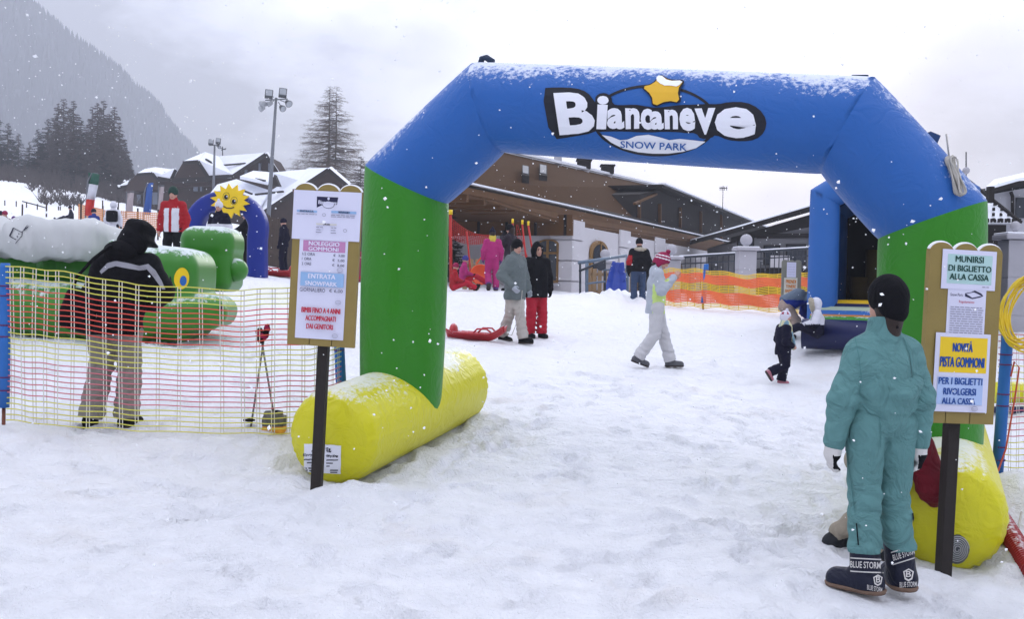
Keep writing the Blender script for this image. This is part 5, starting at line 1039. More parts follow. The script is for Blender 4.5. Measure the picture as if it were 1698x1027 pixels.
# ------------------------------------------------------------------ restaurant
m_timb = mat('brown_timber', (.105, .048, .014), .75, .25, 3, bump=.3, bs=14); m_shin = mat('brown_shingle', (.058, .029, .012), .95, .25, 4, bump=.5, bs=25, spec=.05); m_drk = mat('dark_timber', (.010, .007, .006), .9, .4, 3, bump=.4); m_wall = mat('render_white', (.56, .54, .56), .85, .06, 2, bump=.15, bs=15)
m_glass = mat('window_glass', (.03, .035, .045), .12, .2, 2, spec=.6); m_wfr = mat('window_wood', (.22, .12, .035), .6); m_snr = mat('roof_snow', (.84, .86, .91), .75, .04, 2, bump=.3, bs=3)
rs = thing('restaurant', 'large white walled restaurant with wide brown roof seen through the arch', 'restaurant', (2, 36, .5))
C0 = Vector((P(945, 480, 36).x, 36, 0)); e_ = Vector((.403, .915, 0)); p_ = Vector((-.915, .403, 0)); zf, zw = -.5, 4.02
def Wp(s, q, z): return C0 + e_ * s + p_ * q + Vector((0, 0, z))
def arched(face, s0, z0, w, h_, name='window'):      # window set on a wall; face(s, out, z) -> point
    arc = [(s0 - w / 2, z0), (s0 + w / 2, z0)] + [(s0 + w / 2 * math.cos(a), z0 + h_ - w * .22 + w * .22 * math.sin(a)) for a in [math.pi * i / 12 for i in range(13)]]
    fr = MB().prism([face(s, .02, z) for s, z in arc], face(0, .10, 0) - face(0, .02, 0)).build(name, m_wfr, rs, True)
    gl = [(s0 + (s - s0) * .80, z0 + .1 + (z - z0) * .90) for s, z in arc]; MB().prism([face(s, .105, z) for s, z in gl], face(0, .125, 0) - face(0, .105, 0)).build('pane', m_glass, fr, True)
    mb = MB(); mb.bar(face(s0, .14, z0 + .1), face(s0, .14, z0 + h_ - .05), .09, .03, face(0, 1, 0) - face(0, 0, 0)); mb.bar(face(s0 - w * .42, .14, z0 + h_ * .68), face(s0 + w * .42, .14, z0 + h_ * .68), .08, .03, face(0, 1, 0) - face(0, 0, 0)); mb.build('glazing_bar', m_wfr, fr, True)
    MB().bar(face(s0 - w * .6, .1, z0 - .05), face(s0 + w * .6, .1, z0 - .05), .2, .1).build('sill', m_stone, fr, True)
Rt = lambda s, o, z: Wp(s, -o, z); Lf = lambda s, o, z: Wp(-o, s, z)
MB().prism([Wp(0, 0, zf), Wp(30, 0, zf), Wp(30, 9, zf), Wp(0, 9, zf)], (0, 0, zw - zf)).build('wall', m_wall, rs, True)
for f_, spans in ((Rt, ((0, 1.2), (5.6, 7.0), (11, 12.6))), (Lf, ((-.09, .75), (3.2, 4.0)))):
    for s0, s1 in spans:
        mb = MB()
        for k in range(6):
            z = zf + .25 + k * .75; q = [f_(s0, .015, z), f_(s1, .015, z), f_(s1, .09, z), f_(s0, .09, z)]; mb.prism(q, (0, 0, .70))
        mb.build('quoin', m_wall, rs, True)
arched(Rt, 3.0, 1.2, 2.1, 2.4); arched(Rt, 9.0, 1.05, 2.1, 2.25); arched(Rt, 15.0, 1.05, 2.0, 2.2); arched(Lf, .85, 1.9, .85, 1.6); arched(Lf, 5.4, 1.0, 1.5, 2.3)
# roof: eave and ridge lines run along the right wall
E0, E1 = P(766, 306, 29.2), P(1216, 404, 64); RD0 = E0 + p_ * 6 + e_ * -1 + Vector((0, 0, 3.4)); RD1 = E1 + p_ * 6 + Vector((0, 0, 3.9))
def ridge_at(px, top): 
    # ridge: plane parallel to the eave line, 6 m behind it
    r_ = Vector(ray(px, top)); n_ = Vector((e_.y, -e_.x, 0)); o = E0 + p_ * 6; return CAM + r_ * ((o - CAM).dot(n_) / r_.dot(n_))
RD0, RDm, RD1 = ridge_at(760, 236), ridge_at(836, 253), ridge_at(1104, 313)
RD1b = RD1
MB().prism([E0, P(1052, 368, 47.5), RD1, RD0], (0, 0, -.22)).build('roof', m_shin, rs, True)
rf = [o for o in rs.children if o.name.startswith('roof')][0]
MB().bar(RD0 + Vector((0, 0, .1)), RD1 + Vector((0, 0, .1)), .5, .14).build('ridge_snow', m_snr, rs, True)
MB().prism([E0, E1, E1 + p_ * 1.2 + Vector((0, 0, .5)), E0 + p_ * .8 + Vector((0, 0, .4))], (0, 0, -.2)).build('eave', m_drk, rs, True)
MB().bar(E0 + Vector((0, 0, .08)), E1 + Vector((0, 0, .06)), .16, .05).build('eave_snow', m_snr, rs, True)
MB().bar(E0 - Vector((0, 0, .16)), E1 - Vector((0, 0, .16)), .08, .2).build('fascia', m_timb, rs, True)
# soffit boarding from the eave back to the walls and the timber gable
sf = [E0 - Vector((0, 0, .25)), E1 - Vector((0, 0, .25)), Wp(32, .6, zw + .05), Wp(0, .4, zw + .05), Wp(0, 8, zw + .2), E0 + p_ * 6 - Vector((0, 0, .1))]
MB().prism(sf, (0, 0, .1)).build('soffit', m_timb, rs, True)
mb = MB()
for k in range(26): s = 1.2 * k; a = E0 + e_ * (s + .4) - Vector((0, 0, .36)); mb.bar(a, a + p_ * 2.2, .16, .22)
mb.build('rafter_end', m_timb, rs, True)
mb = MB().prism([Lf(-.12, .1, 3.62), Lf(9, .1, 3.62), Lf(9, .22, 3.62), Lf(-.12, .22, 3.62)], (0, 0, .75)); mb.mi = 1
for k in range(8): mb.prism([Lf(.1 + k * 1.15, .222, 3.62), Lf(.2 + k * 1.15, .222, 3.62), Lf(.2 + k * 1.15, .25, 3.62), Lf(.1 + k * 1.15, .25, 3.62)], (0, 0, .75))
mb.build('gable_boarding', [m_timb, m_drk], rs, True)
for x, y, w, h_ in ((871, 302, 6, 18), (900, 299, 6.5, 20)):
    def rp(px, py):
        r_ = Vector(ray(px, py)); n_ = (E1 - E0).cross(RD0 - E0); return CAM + r_ * ((E0 - CAM).dot(n_) / r_.dot(n_))
    q4 = [rp(x - w, y + h_ / 2 - 1), rp(x + w, y + h_ / 2 + 1), rp(x + w, y - h_ / 2 + 1), rp(x - w, y - h_ / 2 - 1)]
    sk_ = MB().prism(q4, (.0, -.3, .42)).build('roof_window', m_drk, rs, True)
    cq = sum(q4, Vector()) / 4; MB().prism([cq + (v - cq) * .78 + Vector((0, -.31, .43)) for v in q4], (0, -.02, .02)).build('pane', mat('roof_window_glass', (.10, .11, .13), .6), sk_, True)
def chimney(px, y0, y1, w, capped):
    a = ridge_at(px, y1); b = ridge_at(px, y0); o = MB().box(((a.x + b.x) / 2, a.y, (a.z + b.z) / 2), (w, w, b.z - a.z)).build('chimney', m_stone if not capped else m_wall, rs, True)
    if capped: mb = MB(); mb.box((b.x, b.y, b.z + .28), (w * 1.35, w * 1.35, .42)); mb.box((b.x, b.y, b.z + .55), (w * 1.6, w * 1.6, .09)); mb.build('chimney_cap', m_drk, o, True)
chimney(925, 256, 280, .40, False); chimney(968, 282, 288, .55, True); chimney(1007, 290, 297, .55, True)
# dark timber wing at the far end of the roof
def onv(px, py, off): r_ = Vector(ray(px, py)); n_ = Vector((e_.y, -e_.x, 0)); o = E0 + p_ * off; return CAM + r_ * ((o - CAM).dot(n_) / r_.dot(n_))
wg = thing('timber_wing', 'black timber building with sloping roof beyond the restaurant', 'building', (12, 56, 2))
poly = [onv(1050, 369, 1.0), onv(1216, 405, 1.0), onv(1300, 430, 1.0), onv(1300, 393, 1.0), onv(1100, 313, 1.0), onv(1060, 322, 1.0)]
MB().prism(poly, p_ * 3.5).build('wall', m_drk, wg, True)
a, b = onv(1098, 311, .4), onv(1305, 394, .4); MB().prism([a, b, b + p_ * 5, a + p_ * 5], (0, 0, .16)).build('roof', m_drk, wg, True); MB().bar(a + Vector((0, 0, .2)), b + Vector((0, 0, .2)), .4, .07).build('snow_on_roof', m_snr, wg, True)
for k in range(5): x = 1060 + 34 * k; MB().bar(onv(x, 365 + 8 * k, .9), onv(x, 332 + 6 * k, .9), .16, .1).build('balcony_beam', m_timb, wg, True)
MB().bar(onv(1052, 338, .9), onv(1088, 322, .9), .14, .1).build('balcony_beam', m_timb, wg, True)
an = thing('antenna', 'thin television antenna mast against the sky', 'antenna', P(1198, 352, 62)); mb = MB().tube([P(1198, 358, 62), P(1199, 308, 62)], .022, 6); mb.tube([P(1193, 312, 62), P(1206, 312, 62)], .03, 6)
for x in (1194, 1197, 1201, 1205): mb.tube([P(x, 309, 62), P(x, 316, 62)], .022, 5)
mb.build('mast', m_dst, an, True)
# grey building on the right
gb = thing('grey_building', 'grey building with dark windows and overhanging dark roof behind the stone gate post', 'building', gp(1300, 480, 46))
m_gwl = mat('grey_render', (.17, .17, .18), .85, .12, 2)
db = 46; MB().prism([P(1222, 500, db), P(1500, 500, db), P(1500, 330, db), P(1345, 362, db), P(1222, 402, db)], (0, 7, 0)).build('wall', m_gwl, gb, True)
for x0, x1, y0, y1 in ((1266, 1293, 407, 440), (1303, 1336, 405, 440), (1222, 1250, 395, 470), (1344, 1362, 350, 470)):
    fr = MB().prism([P(x0, y1, db - .03), P(x1, y1, db - .03), P(x1, y0, db - .03), P(x0, y0, db - .03)], (0, -.08, 0)).build('window', m_drk, gb, True); MB().prism([P(x0 + 2, y1 - 2, db - .12), P(x1 - 2, y1 - 2, db - .12), P(x1 - 2, y0 + 2, db - .12), P(x0 + 2, y0 + 2, db - .12)], (0, -.02, 0)).build('pane', m_glass, fr, True)
MB().prism([P(1222, 445, db - .05), P(1400, 445, db - .05), P(1400, 500, db - .05), P(1222, 500, db - .05)], (0, -.1, 0)).build('dark_base', m_drk, gb, True)
MB().box(P(1293, 434, db - .25), (.9, .06, .55)).build('notice_panel', m_wall, gb, True)
MB().bar(P(1255, 392, db - .08), P(1345, 391, db - .08), .12, .2).build('beam', m_drk, gb, True)
MB().prism([P(1212, 394, db - .12), P(1480, 316, db - .12), P(1480, 398, db - .12), P(1345, 376, db - .12), P(1255, 394, db - .12), P(1212, 402, db - .12)][::-1], (0, -.06, 0)).build('gable_boarding', m_drk, gb, True)
a, b = P(1203, 391, db - 1.2), P(1510, 305, db - 1.2); MB().prism([a, b, b + Vector((0, 0, .3)), a + Vector((0, 0, .22))], (0, 9, 0)).build('roof', m_drk, gb, True); MB().prism([a + Vector((0, 0, .222)), b + Vector((0, 0, .302)), b + Vector((0, 0, .36)), a + Vector((0, 0, .28))], (0, 9, 0)).build('snow_on_roof', m_snr, gb, True)
# white house at the right edge
wh = thing('white_house', 'white rendered house with snowy hipped porch roof at the right edge', 'house', gp(1690, 490, 34)); dw = 34
MB().prism([P(1640, 500, dw), P(1800, 500, dw), P(1800, 300, dw), P(1700, 312, dw), P(1645, 322, dw)], (0, 6, 0)).build('wall', mat('house_white', (.50, .50, .54), .85, .05, 2), wh, True)
a, b, c = P(1634, 324, dw - .7), P(1690, 308, dw - .7), P(1810, 300, dw - .7); MB().prism([a, b, c, c + Vector((0, 0, .16)), b + Vector((0, 0, .16)), a + Vector((0, 0, .16))], (0, 6.5, 0)).build('eave', m_drk, wh, True)
MB().prism([a + Vector((0, 0, .165)), b + Vector((0, 0, .165)), c + Vector((0, 0, .165)), c + Vector((0, 3, .7)), b + Vector((0.6, 3, .45))], (0, 0, .1)).build('roof_snow', m_snr, wh, True)
ap = P(1604, 300, dw - 1.5); r0, r1, r2 = P(1540, 370, dw - 3.4), P(1693, 371, dw - 3.4), P(1693, 371, dw + .4)
sr = MB().add([ap, r0, r1, r2, ap + Vector((.01, 4, 0))], [(0, 1, 2), (0, 2, 3, 4)]).build('porch_roof', m_snr, wh, True)
mb = MB()
for row in range(6):
    v = .35 + .12 * row
    for k in range(2 + row * 2):
        uu = (k + .5) / (2 + row * 2); q = ap.lerp(r0.lerp(r1, uu), v); mb.box(q + Vector((0, -.06, .04)), (.07, .05, .10))
for k in range(26): q = ap.lerp(r0.lerp(r1, k / 25), .965); mb.box(q + Vector((0, -.06, .04)), (.06, .05, .12))
mb.build('snow_guard', m_drk, sr, True)
MB().prism([r0 + Vector((.2, .3, -.02)), r1 + Vector((-.3, .3, -.02)), r1 + Vector((-.3, .3, -3.2)), r0 + Vector((.2, .3, -3.2))], (0, 3, 0)).build('porch_wall', m_drk, wh, True)
MB().bar(ap + Vector((0, 0, .03)), r1 + Vector((0, 0, .04)), .1, .08).build('ridge_board', m_drk, wh, True)
MB().box(P(1642, 323, dw - 3), (.17, .2, .5)).build('chimney', m_drk, wh, True)
MB().tube([P(1676, 318, dw - .15), P(1679, 326, dw - .15), P(1679, 356, dw - .15)], .06, 8).build('downpipe', m_drk, wh, True, True)
MB().box(P(1698, 345, dw - .05), (.55, .1, .7)).build('window', m_glass, wh, True)
lf = thing('roof_finial', 'small globe finial with thin spike above the arch on the right roof', 'finial', P(1602, 296, 33)); MB().ball(P(1602, 283, 33), .12, 12).build('globe', m_stone, lf, True, True); MB().tube([P(1602, 300, 33), P(1602, 252, 33)], .02, 6).build('spike', m_dst, lf, True, True)
ys = thing('yellow_slide', 'yellow inflatable edge behind the right pink net', 'inflatable', gp(1720, 690, 12)); MB().tube([P(1650, 652, 12), P(1780, 648, 12)], .13, 14).build('slide_tube', m_yel, ys, True, True); MB().tube([P(1640, 680, 11.9), P(1780, 680, 11.9)], .04, 10).build('slide_base', m_nv, ys, True, True)
# ------------------------------------------------------------------ chalets
m_chal = mat('chalet_brown', (.042, .023, .017), .85, .35, 2, bump=.4, bs=6); m_chd = mat('chalet_dark', (.016, .011, .009), .85, .3, 2); m_rsn = mat('chalet_roof_snow', (.80, .82, .88), .8, .06, 1.5, bump=.4, bs=2)
m_cwin = mat('chalet_window', (.16, .18, .22), .3)
def chalet(label, d, dep, wall, roofs, wins=(), gables=(), lines=()):
    """wall / gables: outlines in photo pixels at the front plane d; roofs: (pixel, depth offset) outlines"""
    p0 = P(wall[0][0], wall[0][1], d); t = thing('chalet', label, 'chalet', (p0.x, d, p0.z))
    MB().prism([P(x, y, d) for x, y in wall], (0, dep, 0)).build('wall', m_chal, t, True)
    for k, (gp_, off, th) in enumerate(gables): MB().prism([P(x, y, d - off) for x, y in gp_], (0, th, 0)).build('gable', m_chd if k % 2 else m_chal, t, True)
    for pts in roofs:
        q = [P(x, y, d + o) for x, y, o in pts]; o_ = MB().prism(q, (0, 0, -.28)).build('roof', m_rsn, t, True)
        for i in range(len(q)):
            if pts[i][2] < .5 and pts[(i + 1) % len(q)][2] < .5: MB().bar(q[i] + Vector((0, -.12, -.2)), q[(i + 1) % len(q)] + Vector((0, -.12, -.2)), .14, .34).build('fascia', m_chd, o_, True)
    for (x0, y0, x1, y1) in wins:
        fr = MB().prism([P(x0, y1, d - .45), P(x1, y1, d - .45), P(x1, y0, d - .45), P(x0, y0, d - .45)], (0, .5, 0)).build('window', m_chd, t, True); MB().prism([P(x0 + .8, y1 - .8, d - .47), P(x1 - .8, y1 - .8, d - .47), P(x1 - .8, y0 + .8, d - .47), P(x0 + .8, y0 + .8, d - .47)], (0, -.04, 0)).build('pane', m_cwin, fr, True)
    for (x0, y0, o0, x1, y1, o1) in lines: MB().bar(P(x0, y0, d + o0) + Vector((0, -.1, .12)), P(x1, y1, d + o1) + Vector((0, -.1, .12)), .22, .16).build('snow_guard', m_chd, t, True)
    return t
chalet('largest brown chalet with half hipped front gable and snowy roof behind the small blue arch', 108, 9, [(286, 372), (385, 372), (385, 293), (286, 293)],
       [[(328, 290, 7), (384, 291, -1), (441, 253, -1), (362, 259, 7)], [(441, 253, -1), (466, 292, -1), (469, 289, 7), (445, 252, 7)], [(346, 291, -1.5), (329, 265, -1.5), (340, 252, 4), (362, 259, 6), (385, 289, -.9)], [(304, 267, -1.6), (329, 265, -1.6), (340, 252, 3.5)], [(262, 292, -.4), (284, 296, -.4), (292, 279, .2), (285, 280, 2)]],
       [(320, 304, 329, 318), (331, 304, 336, 318), (405, 281, 411, 292), (428, 270, 433, 284), (444, 270, 448, 284)], [([(283, 310), (346, 308), (345, 292), (329, 266), (304, 268), (290, 292)], 1.2, 1.2), ([(284, 296), (350, 293), (350, 300), (284, 303)], 1.9, .8), ([(385, 372), (385, 293), (441, 256), (463, 293), (463, 372)], .2, 7)], [(358, 277, 3.5, 408, 273, 0), (342, 266, .2, 352, 272, -.2), (338, 275, -.6, 346, 278, -.6)])
chalet('smaller brown chalet with snowy hip roof left of the largest chalet', 120, 8, [(206, 362), (290, 362), (290, 300), (262, 300), (212, 314)],
       [[(195, 309, -.8), (213, 306, -.8), (216, 299, -.2), (212, 299, 2)], [(228, 287, -1), (253, 285, -1), (257, 277, 4), (240, 280, 4)], [(262, 296, -1), (253, 285, -1), (257, 277, 4), (288, 281, 4), (288, 294, -.5)]],
       [(226, 322, 234, 338), (252, 318, 262, 340), (240, 290, 246, 296)], [([(206, 318), (262, 314), (260, 298), (252, 286), (228, 287), (215, 302)], 1.0, 1.0)], [(261, 285, 2, 274, 288, 1)])
chalet('brown chalet with low snowy roofs and dark pointed gable behind the price board', 92, 9, [(352, 392), (620, 392), (620, 352), (352, 352)],
       [[(322, 354, -.5), (374, 346, -.5), (392, 297, 5), (360, 306, 4)], [(374, 346, -.8), (432, 340, -.8), (448, 316, 4), (392, 297, 5)], [(398, 292, 3), (444, 302, 2), (455, 286, 6), (420, 283, 7)], [(404, 343, 6), (439, 348, -1.6), (545, 278, -1.6), (510, 279, 6)], [(452, 286, 2), (464, 308, 2), (505, 302, 2), (522, 279, 5)], [(545, 278, -1.6), (634, 354, -1.6), (636, 350, 6), (550, 276, 6)]],
       [(530, 312, 538, 326), (552, 312, 560, 326)], [([(440, 348), (545, 281), (622, 352), (622, 392), (440, 392)], 1.0, 1.0), ([(448, 308), (455, 289), (463, 308)], 0, 1)], [(403, 318, 1.8, 418, 324, 1.2), (424, 325, .8, 470, 320, -.4), (425, 299, 3, 440, 302, 2.2)])
an = thing('antenna', 'small television antenna on the ridge of the largest chalet', 'antenna', P(369, 258, 112)); mb = MB().tube([P(369, 258, 112), P(369, 243, 112)], .06, 5); mb.tube([P(366, 246, 112), P(374, 248, 112)], .05, 5); mb.tube([P(367, 249, 112), P(375, 246, 112)], .05, 5); mb.build('mast', m_dst, an, True)
# stockade fence behind the price board
wf = thing('wooden_fence', 'tall grey brown plank fence behind the small blue arch', 'fence', gp(460, 430, 31)); mf = mat('grey_plank', (.085, .065, .055), .85, .3, 4, bump=.3)
for k in range(22): a = P(436 + k * 3.1, 428 + k * 1.6, 31 - k * .06); hh = 1.42 + R.uniform(-.04, .05); MB().box((a.x, a.y, a.z + hh / 2 - .2), (.052, .03, hh + .4)).build('board', mf, wf, True)
for z in (.35, 1.15): MB().bar(P(434, 427, 31.05) + Vector((0, 0, z)), P(505, 464, 29.75) + Vector((0, 0, z)), .04, .09).build('cross_bar', mf, wf, True)
wf2 = thing('wooden_fence', 'brown plank fence between the price board and the green column', 'fence', gp(598, 440, 31)); mb = MB()
for k in range(8): a = P(588 + k * 3.2, 450, 30.5); MB().box((a.x, a.y, a.z + .85), (.055, .03, 2.1)).build('board', mf, wf2, True)
MB().bar(P(586, 448, 30.56) + Vector((0, 0, 1.2)), P(614, 448, 30.56) + Vector((0, 0, 1.2)), .04, .1).build('cross_bar', mf, wf2, True)
# floodlights
m_lamp = mat('lamp_grey', (.05, .055, .06), .4, metal=.4); m_lens = mat('lamp_glass', (.30, .32, .34), .12, spec=.8); m_pole = mat('galvanised', (.16, .17, .19), .5, metal=.3)
def flood(label, base, top, d, heads, r_, arm):
    b = gp(*base, d); t = thing('floodlight_mast', label, 'floodlight', b); tp = P(*top, d); MB().tube([b - Vector((0, 0, .5)), b.lerp(tp, .5), tp], [r_ * 1.3, r_ * 1.05, r_ * .75], 10).build('pole', m_pole, t, True, True)
    MB().bar(P(*arm[0], d), P(*arm[1], d), .09, .09).build('crossarm', m_pole, t, True)
    for (x, y, w, h_, kind) in heads:
        c = P(x, y, d - .15); s = 1 / ppm(d)
        if kind == 'box':
            rot = Matrix.Rotation(rad(-18), 3, 'X') @ Matrix.Rotation(rad(14), 3, 'Z'); o = MB().box(c, (w * s, .36, h_ * s), rot, bev=.04).build('floodlight', m_lamp, t, True); MB().box(c + rot @ Vector((0, -.19, .02)), (w * s * .8, .03, h_ * s * .72), rot).build('lens', m_lens, o, True)
        else:
            ax = Vector((-.7 if kind == 'l' else .5, -.5, -.45)); o = MB().lathe(c, [(.05, -.3), (w * s * .3, -.25), (w * s * .5, .1), (w * s * .52, .16)], 14, ax).build('floodlight', m_lamp if kind == 'r' else mat('lamp_pale', (.35, .36, .38), .4), t, True, True); MB().lathe(c + ax.normalized() * .165, [(.01, 0), (w * s * .46, 0), (w * s * .3, .03)], 14, ax).build('lens', m_lens, o, True)
        MB().tube([c + Vector((0, .1, 0)), tp + (c - tp) * .35 + Vector((0, 0, -.05))], .035, 6).build('bracket', m_pole, t, True)
flood('tall floodlight mast with six lamps left of the bare larch', (443, 400), (458, 162), 80, [(446, 156, 13, 14, 'box'), (469, 154, 13, 15, 'box'), (436, 173, 13, 9, 'l'), (434, 180, 10, 9, 'l'), (447, 172, 9, 8, 'l'), (478, 171, 12, 9, 'r'), (468, 179, 11, 9, 'r')], .14, ((440, 166), (477, 164)))
flood('small floodlight mast with two lamps before the largest chalet', (353, 345), (356, 240), 98, [(350, 236, 8, 9, 'box'), (362, 234, 8, 9, 'box'), (363, 243, 6, 5, 'r')], .12, ((347, 241), (364, 240)))
# flags and banners
def banner(label, pts, d, cols, polepts, name='feather_flag'):
    t = thing(name, label, 'flag', gp(polepts[0][0], polepts[0][1], d)); MB().tube([P(x, y, d) for x, y in polepts], .035, 6).build('pole', m_pole, t, True, True)
    (x0, y0), (x1, y1), (x2, y2), (x3, y3) = pts       # top-left, top-right, bottom-right, bottom-left
    L_ = lambda a, b, v: (a[0] + (b[0] - a[0]) * v, a[1] + (b[1] - a[1]) * v)
    for v0, v1, m in cols:
        V = []; Fc = []; n = 9
        for j, v in enumerate((v0, (v0 + v1) / 2, v1)):
            a = L_(pts[0], pts[3], v); b = L_(pts[1], pts[2], v)
            for i in range(n): q = L_(a, b, i / (n - 1)); w = P(*q, d); V.append(w + Vector((0, .12 * math.sin(i * .9 + v * 5) - .05, 0)))
        for j in range(2):
            for i in range(n - 1): k = j * n + i; Fc.append((k, k + 1, k + n + 1, k + n))
        o = mesh('flag_cloth', V, Fc, m, t, True, True); md = o.modifiers.new('thick', 'SOLIDIFY'); md.thickness = .015
    return t
fg = mat('flag_green', (.02, .09, .06), .8); fw_ = mat('flag_white', (.62, .63, .68), .8); frd = mat('flag_red', (.55, .04, .03), .8); fb = mat('flag_blue', (.03, .10, .36), .8); fpk = mat('banner_pale', (.42, .36, .37), .8); fye = mat('flag_gold', (.5, .38, .05), .8)
banner('green white and red feather flag behind the blue suited person', [(147, 286), (164, 289), (157, 358), (143, 358)], 44, [(0, .26, fg), (.26, .62, fw_), (.62, 1, frd)], [(141, 418), (142, 350), (146, 300), (152, 288), (162, 288)])
banner('blue feather flag left of the red and white jacket', [(243, 305), (254, 303), (251, 356), (239, 356)], 62, [(0, 1, fb)], [(238, 375), (239, 320), (245, 303)])
banner('pale banner hanging beside the smaller chalet', [(211, 320), (222, 320), (221, 352), (210, 352)], 66, [(0, 1, fpk)], [(209, 365), (210, 318), (222, 318)], 'banner')
banner('pale banner behind the shoulder of the red jacket', [(264, 310), (272, 310), (270, 352), (262, 352)], 68, [(0, 1, fpk)], [(262, 370), (263, 308), (272, 308)], 'banner')
# far orange net fence and stakes
fo = thing('net_fence', 'far orange net fence on the snow slope below the chalets', 'net fence', gp(190, 370, 55)); mo_ = mat('far_orange', (.62, .27, .10), .7)
for (x0, y0, x1, y1) in ((130, 372, 170, 382), (170, 382, 262, 388)):
    a, b = P(x0, y0, 56), P(x1, y1, 54); mb = MB()
    for k in range(11): mb.bar(a + Vector((0, 0, .1 + k * .1)), b + Vector((0, 0, .1 + k * .1)), .01, .055)
    for k in range(30): q = a.lerp(b, k / 29); mb.bar(q, q + Vector((0, 0, 1.15)), .03, .01)
    mb.build('net', mo_, fo, True)
for x, y in ((134, 372), (150, 378), (170, 382), (195, 384), (228, 386), (262, 388)): q = P(x, y, 55); MB().tube([q - Vector((0, 0, .4)), q + Vector((0, 0, 1.35))], .045, 6).build('stake', m_chd, fo, True)
st_src = None
for i, (x, y, d, h_) in enumerate(((8, 335, 80, .42), (27, 336, 80, .45), (37, 352, 58, .75), (44, 338, 80, .45), (62, 340, 78, .45), (77, 352, 60, .8), (97, 341, 76, .45), (100, 341, 76, .45), (122, 344, 74, .45), (170, 352, 70, .8), (196, 357, 70, .7))):
    b = gp(x, y, d)
    if st_src is None:
        st_src = MB().tube([(0, 0, -.5), (0, 0, .98), (0, 0, 1)], [.045, .045, .02], 6).build('fence_stake', m_chal); o = st_src
    else: o = st_src.copy(); COL.objects.link(o)
    o.location = b; o.scale = (1, 1, h_); tag(o, 'thin dark wooden stake standing on the far left snow slope', 'stake', 'stakes on the far snow slope')
rp_ = tag(MB().tube([P(37, 334, 58), P(60, 340, 59), P(77, 345, 60)], .035, 5).build('slope_rope', m_chd), 'dark rope hanging between two stakes on the far left slope', 'rope')
# ------------------------------------------------------------------ trees
m_bark = mat('larch_bark', (.060, .046, .040), .9, .3, 6, bump=.3); m_twig = mat('larch_twig', (.105, .072, .050), .9, .3, 3); m_ndl = mat('spruce_needles', (.022, .026, .024), .9, .5, 2); m_ndl2 = mat('larch_twig_grey', (.075, .062, .058), .9, .4, 2)
def larch(rr, H_, Wd, nl, sub, thick=1.0, needles=False, twin=False, dense=1.0):
    tr, tw = MB(), MB()
    tr.tube([(0, 0, -.4), (0, 0, H_ * .5), (.02, 0, H_ * .97)], [H_ * .013, H_ * .008, H_ * .0012], 7)
    if twin: tr.tube([(.05, 0, H_ * .12), (H_ * .035, 0, H_ * .30), (H_ * .045, 0, H_ * .7), (H_ * .038, 0, H_ * .95)], [H_ * .008, H_ * .0075, H_ * .004, H_ * .001], 6)
    for i in range(nl):
        f_ = (i + rr.random()) / nl; z = H_ * (.10 + .88 * f_); a = rr.uniform(0, 2 * math.pi); L_ = Wd * (1 - f_) ** .82 * rr.uniform(.72, 1.06) + H_ * .015
        dr = Vector((math.cos(a), math.sin(a), 0)); x0 = H_ * .04 if (twin and rr.random() < .4 and f_ > .2) else 0; o = Vector((x0, 0, z)); droop = L_ * (.02 + .22 * (1 - f_)) * rr.uniform(-.3, 1.2)
        pts = [o, o + dr * L_ * .4 - Vector((0, 0, droop * .6)), o + dr * L_ * .75 - Vector((0, 0, droop * .85)), o + dr * L_ - Vector((0, 0, droop * .35))]
        tr.tube(pts, [.028 * thick * L_ ** .5 + .008, .018 * thick * L_ ** .5 + .006, .012 * thick, .006 * thick], 4, caps=False)
        ns = max(3, int(sub * L_ / Wd * dense))
        for k in range(ns):
            u_ = .12 + .88 * (k + rr.random()) / ns; q = u_ * 3; s_ = min(int(q), 2); p = pts[s_].lerp(pts[s_ + 1], q - s_); sd = dr.cross(Vector((0, 0, 1))) * rr.choice((-1, 1)); ln = L_ * .24 * rr.uniform(.5, 1.2) * (1.15 - .6 * u_) + H_ * .012
            e = p + (sd * rr.uniform(.2, 1) + dr * .5).normalized() * ln + Vector((0, 0, rr.uniform(-.55, .15) * ln))
            w = .011 * thick; n_seg = 5 if needles else 4
            def seg(a_, b_, w0, w1):
                t_ = (b_ - a_); u1 = t_.cross(Vector((.3, .2, 1))).normalized(); u2 = t_.cross(u1).normalized(); V_ = []
                for c_, ww in ((a_, w0), (b_, w1)): V_ += [c_ + u1 * ww, c_ - u1 * ww * .5 + u2 * ww * .87, c_ - u1 * ww * .5 - u2 * ww * .87]
                tw.add(V_, [(0, 1, 4, 3), (1, 2, 5, 4), (2, 0, 3, 5)])
            seg(p, e, w, w * .5)
            for _ in range(n_seg):
                b0 = p.lerp(e, rr.uniform(.1, 1)); v_ = Vector((rr.uniform(-1, 1), rr.uniform(-1, 1), rr.uniform(-1.0, .35))) * ln * rr.uniform(.25, .5); seg(b0, b0 + v_, w * (1.6 if needles else .75), w * .4)
    return tr, tw
def plant(proto, label, px, py, d, H_, rz, name, group=None, cat='tree', sc=1):
    b = gp(px, py, d)
    t = thing(name, label, cat, b, rz, group); t.scale = (sc, sc, sc)
    for nm, me in proto: o = bpy.data.objects.new(nm, me); COL.objects.link(o); o.parent = t
    return t
def proto(*a, mats=(m_bark, m_twig), names=('trunk', 'crown'), **k):
    tr, tw = larch(*a, **k); out = []
    for mb, m, nm in ((tr, mats[0], names[0]), (tw, mats[1], names[1])):
        o = mb.build(nm, m); out.append((nm, o.data)); bpy.data.objects.remove(o)
    return out
dl = 118; Hl = 190 / ppm(dl); bl_ = gp(544, 325, dl)
big = proto(random.Random(5), P(541, 137, dl).z - bl_.z, 98 / ppm(dl), 430, 40, twin=True, thick=.85)
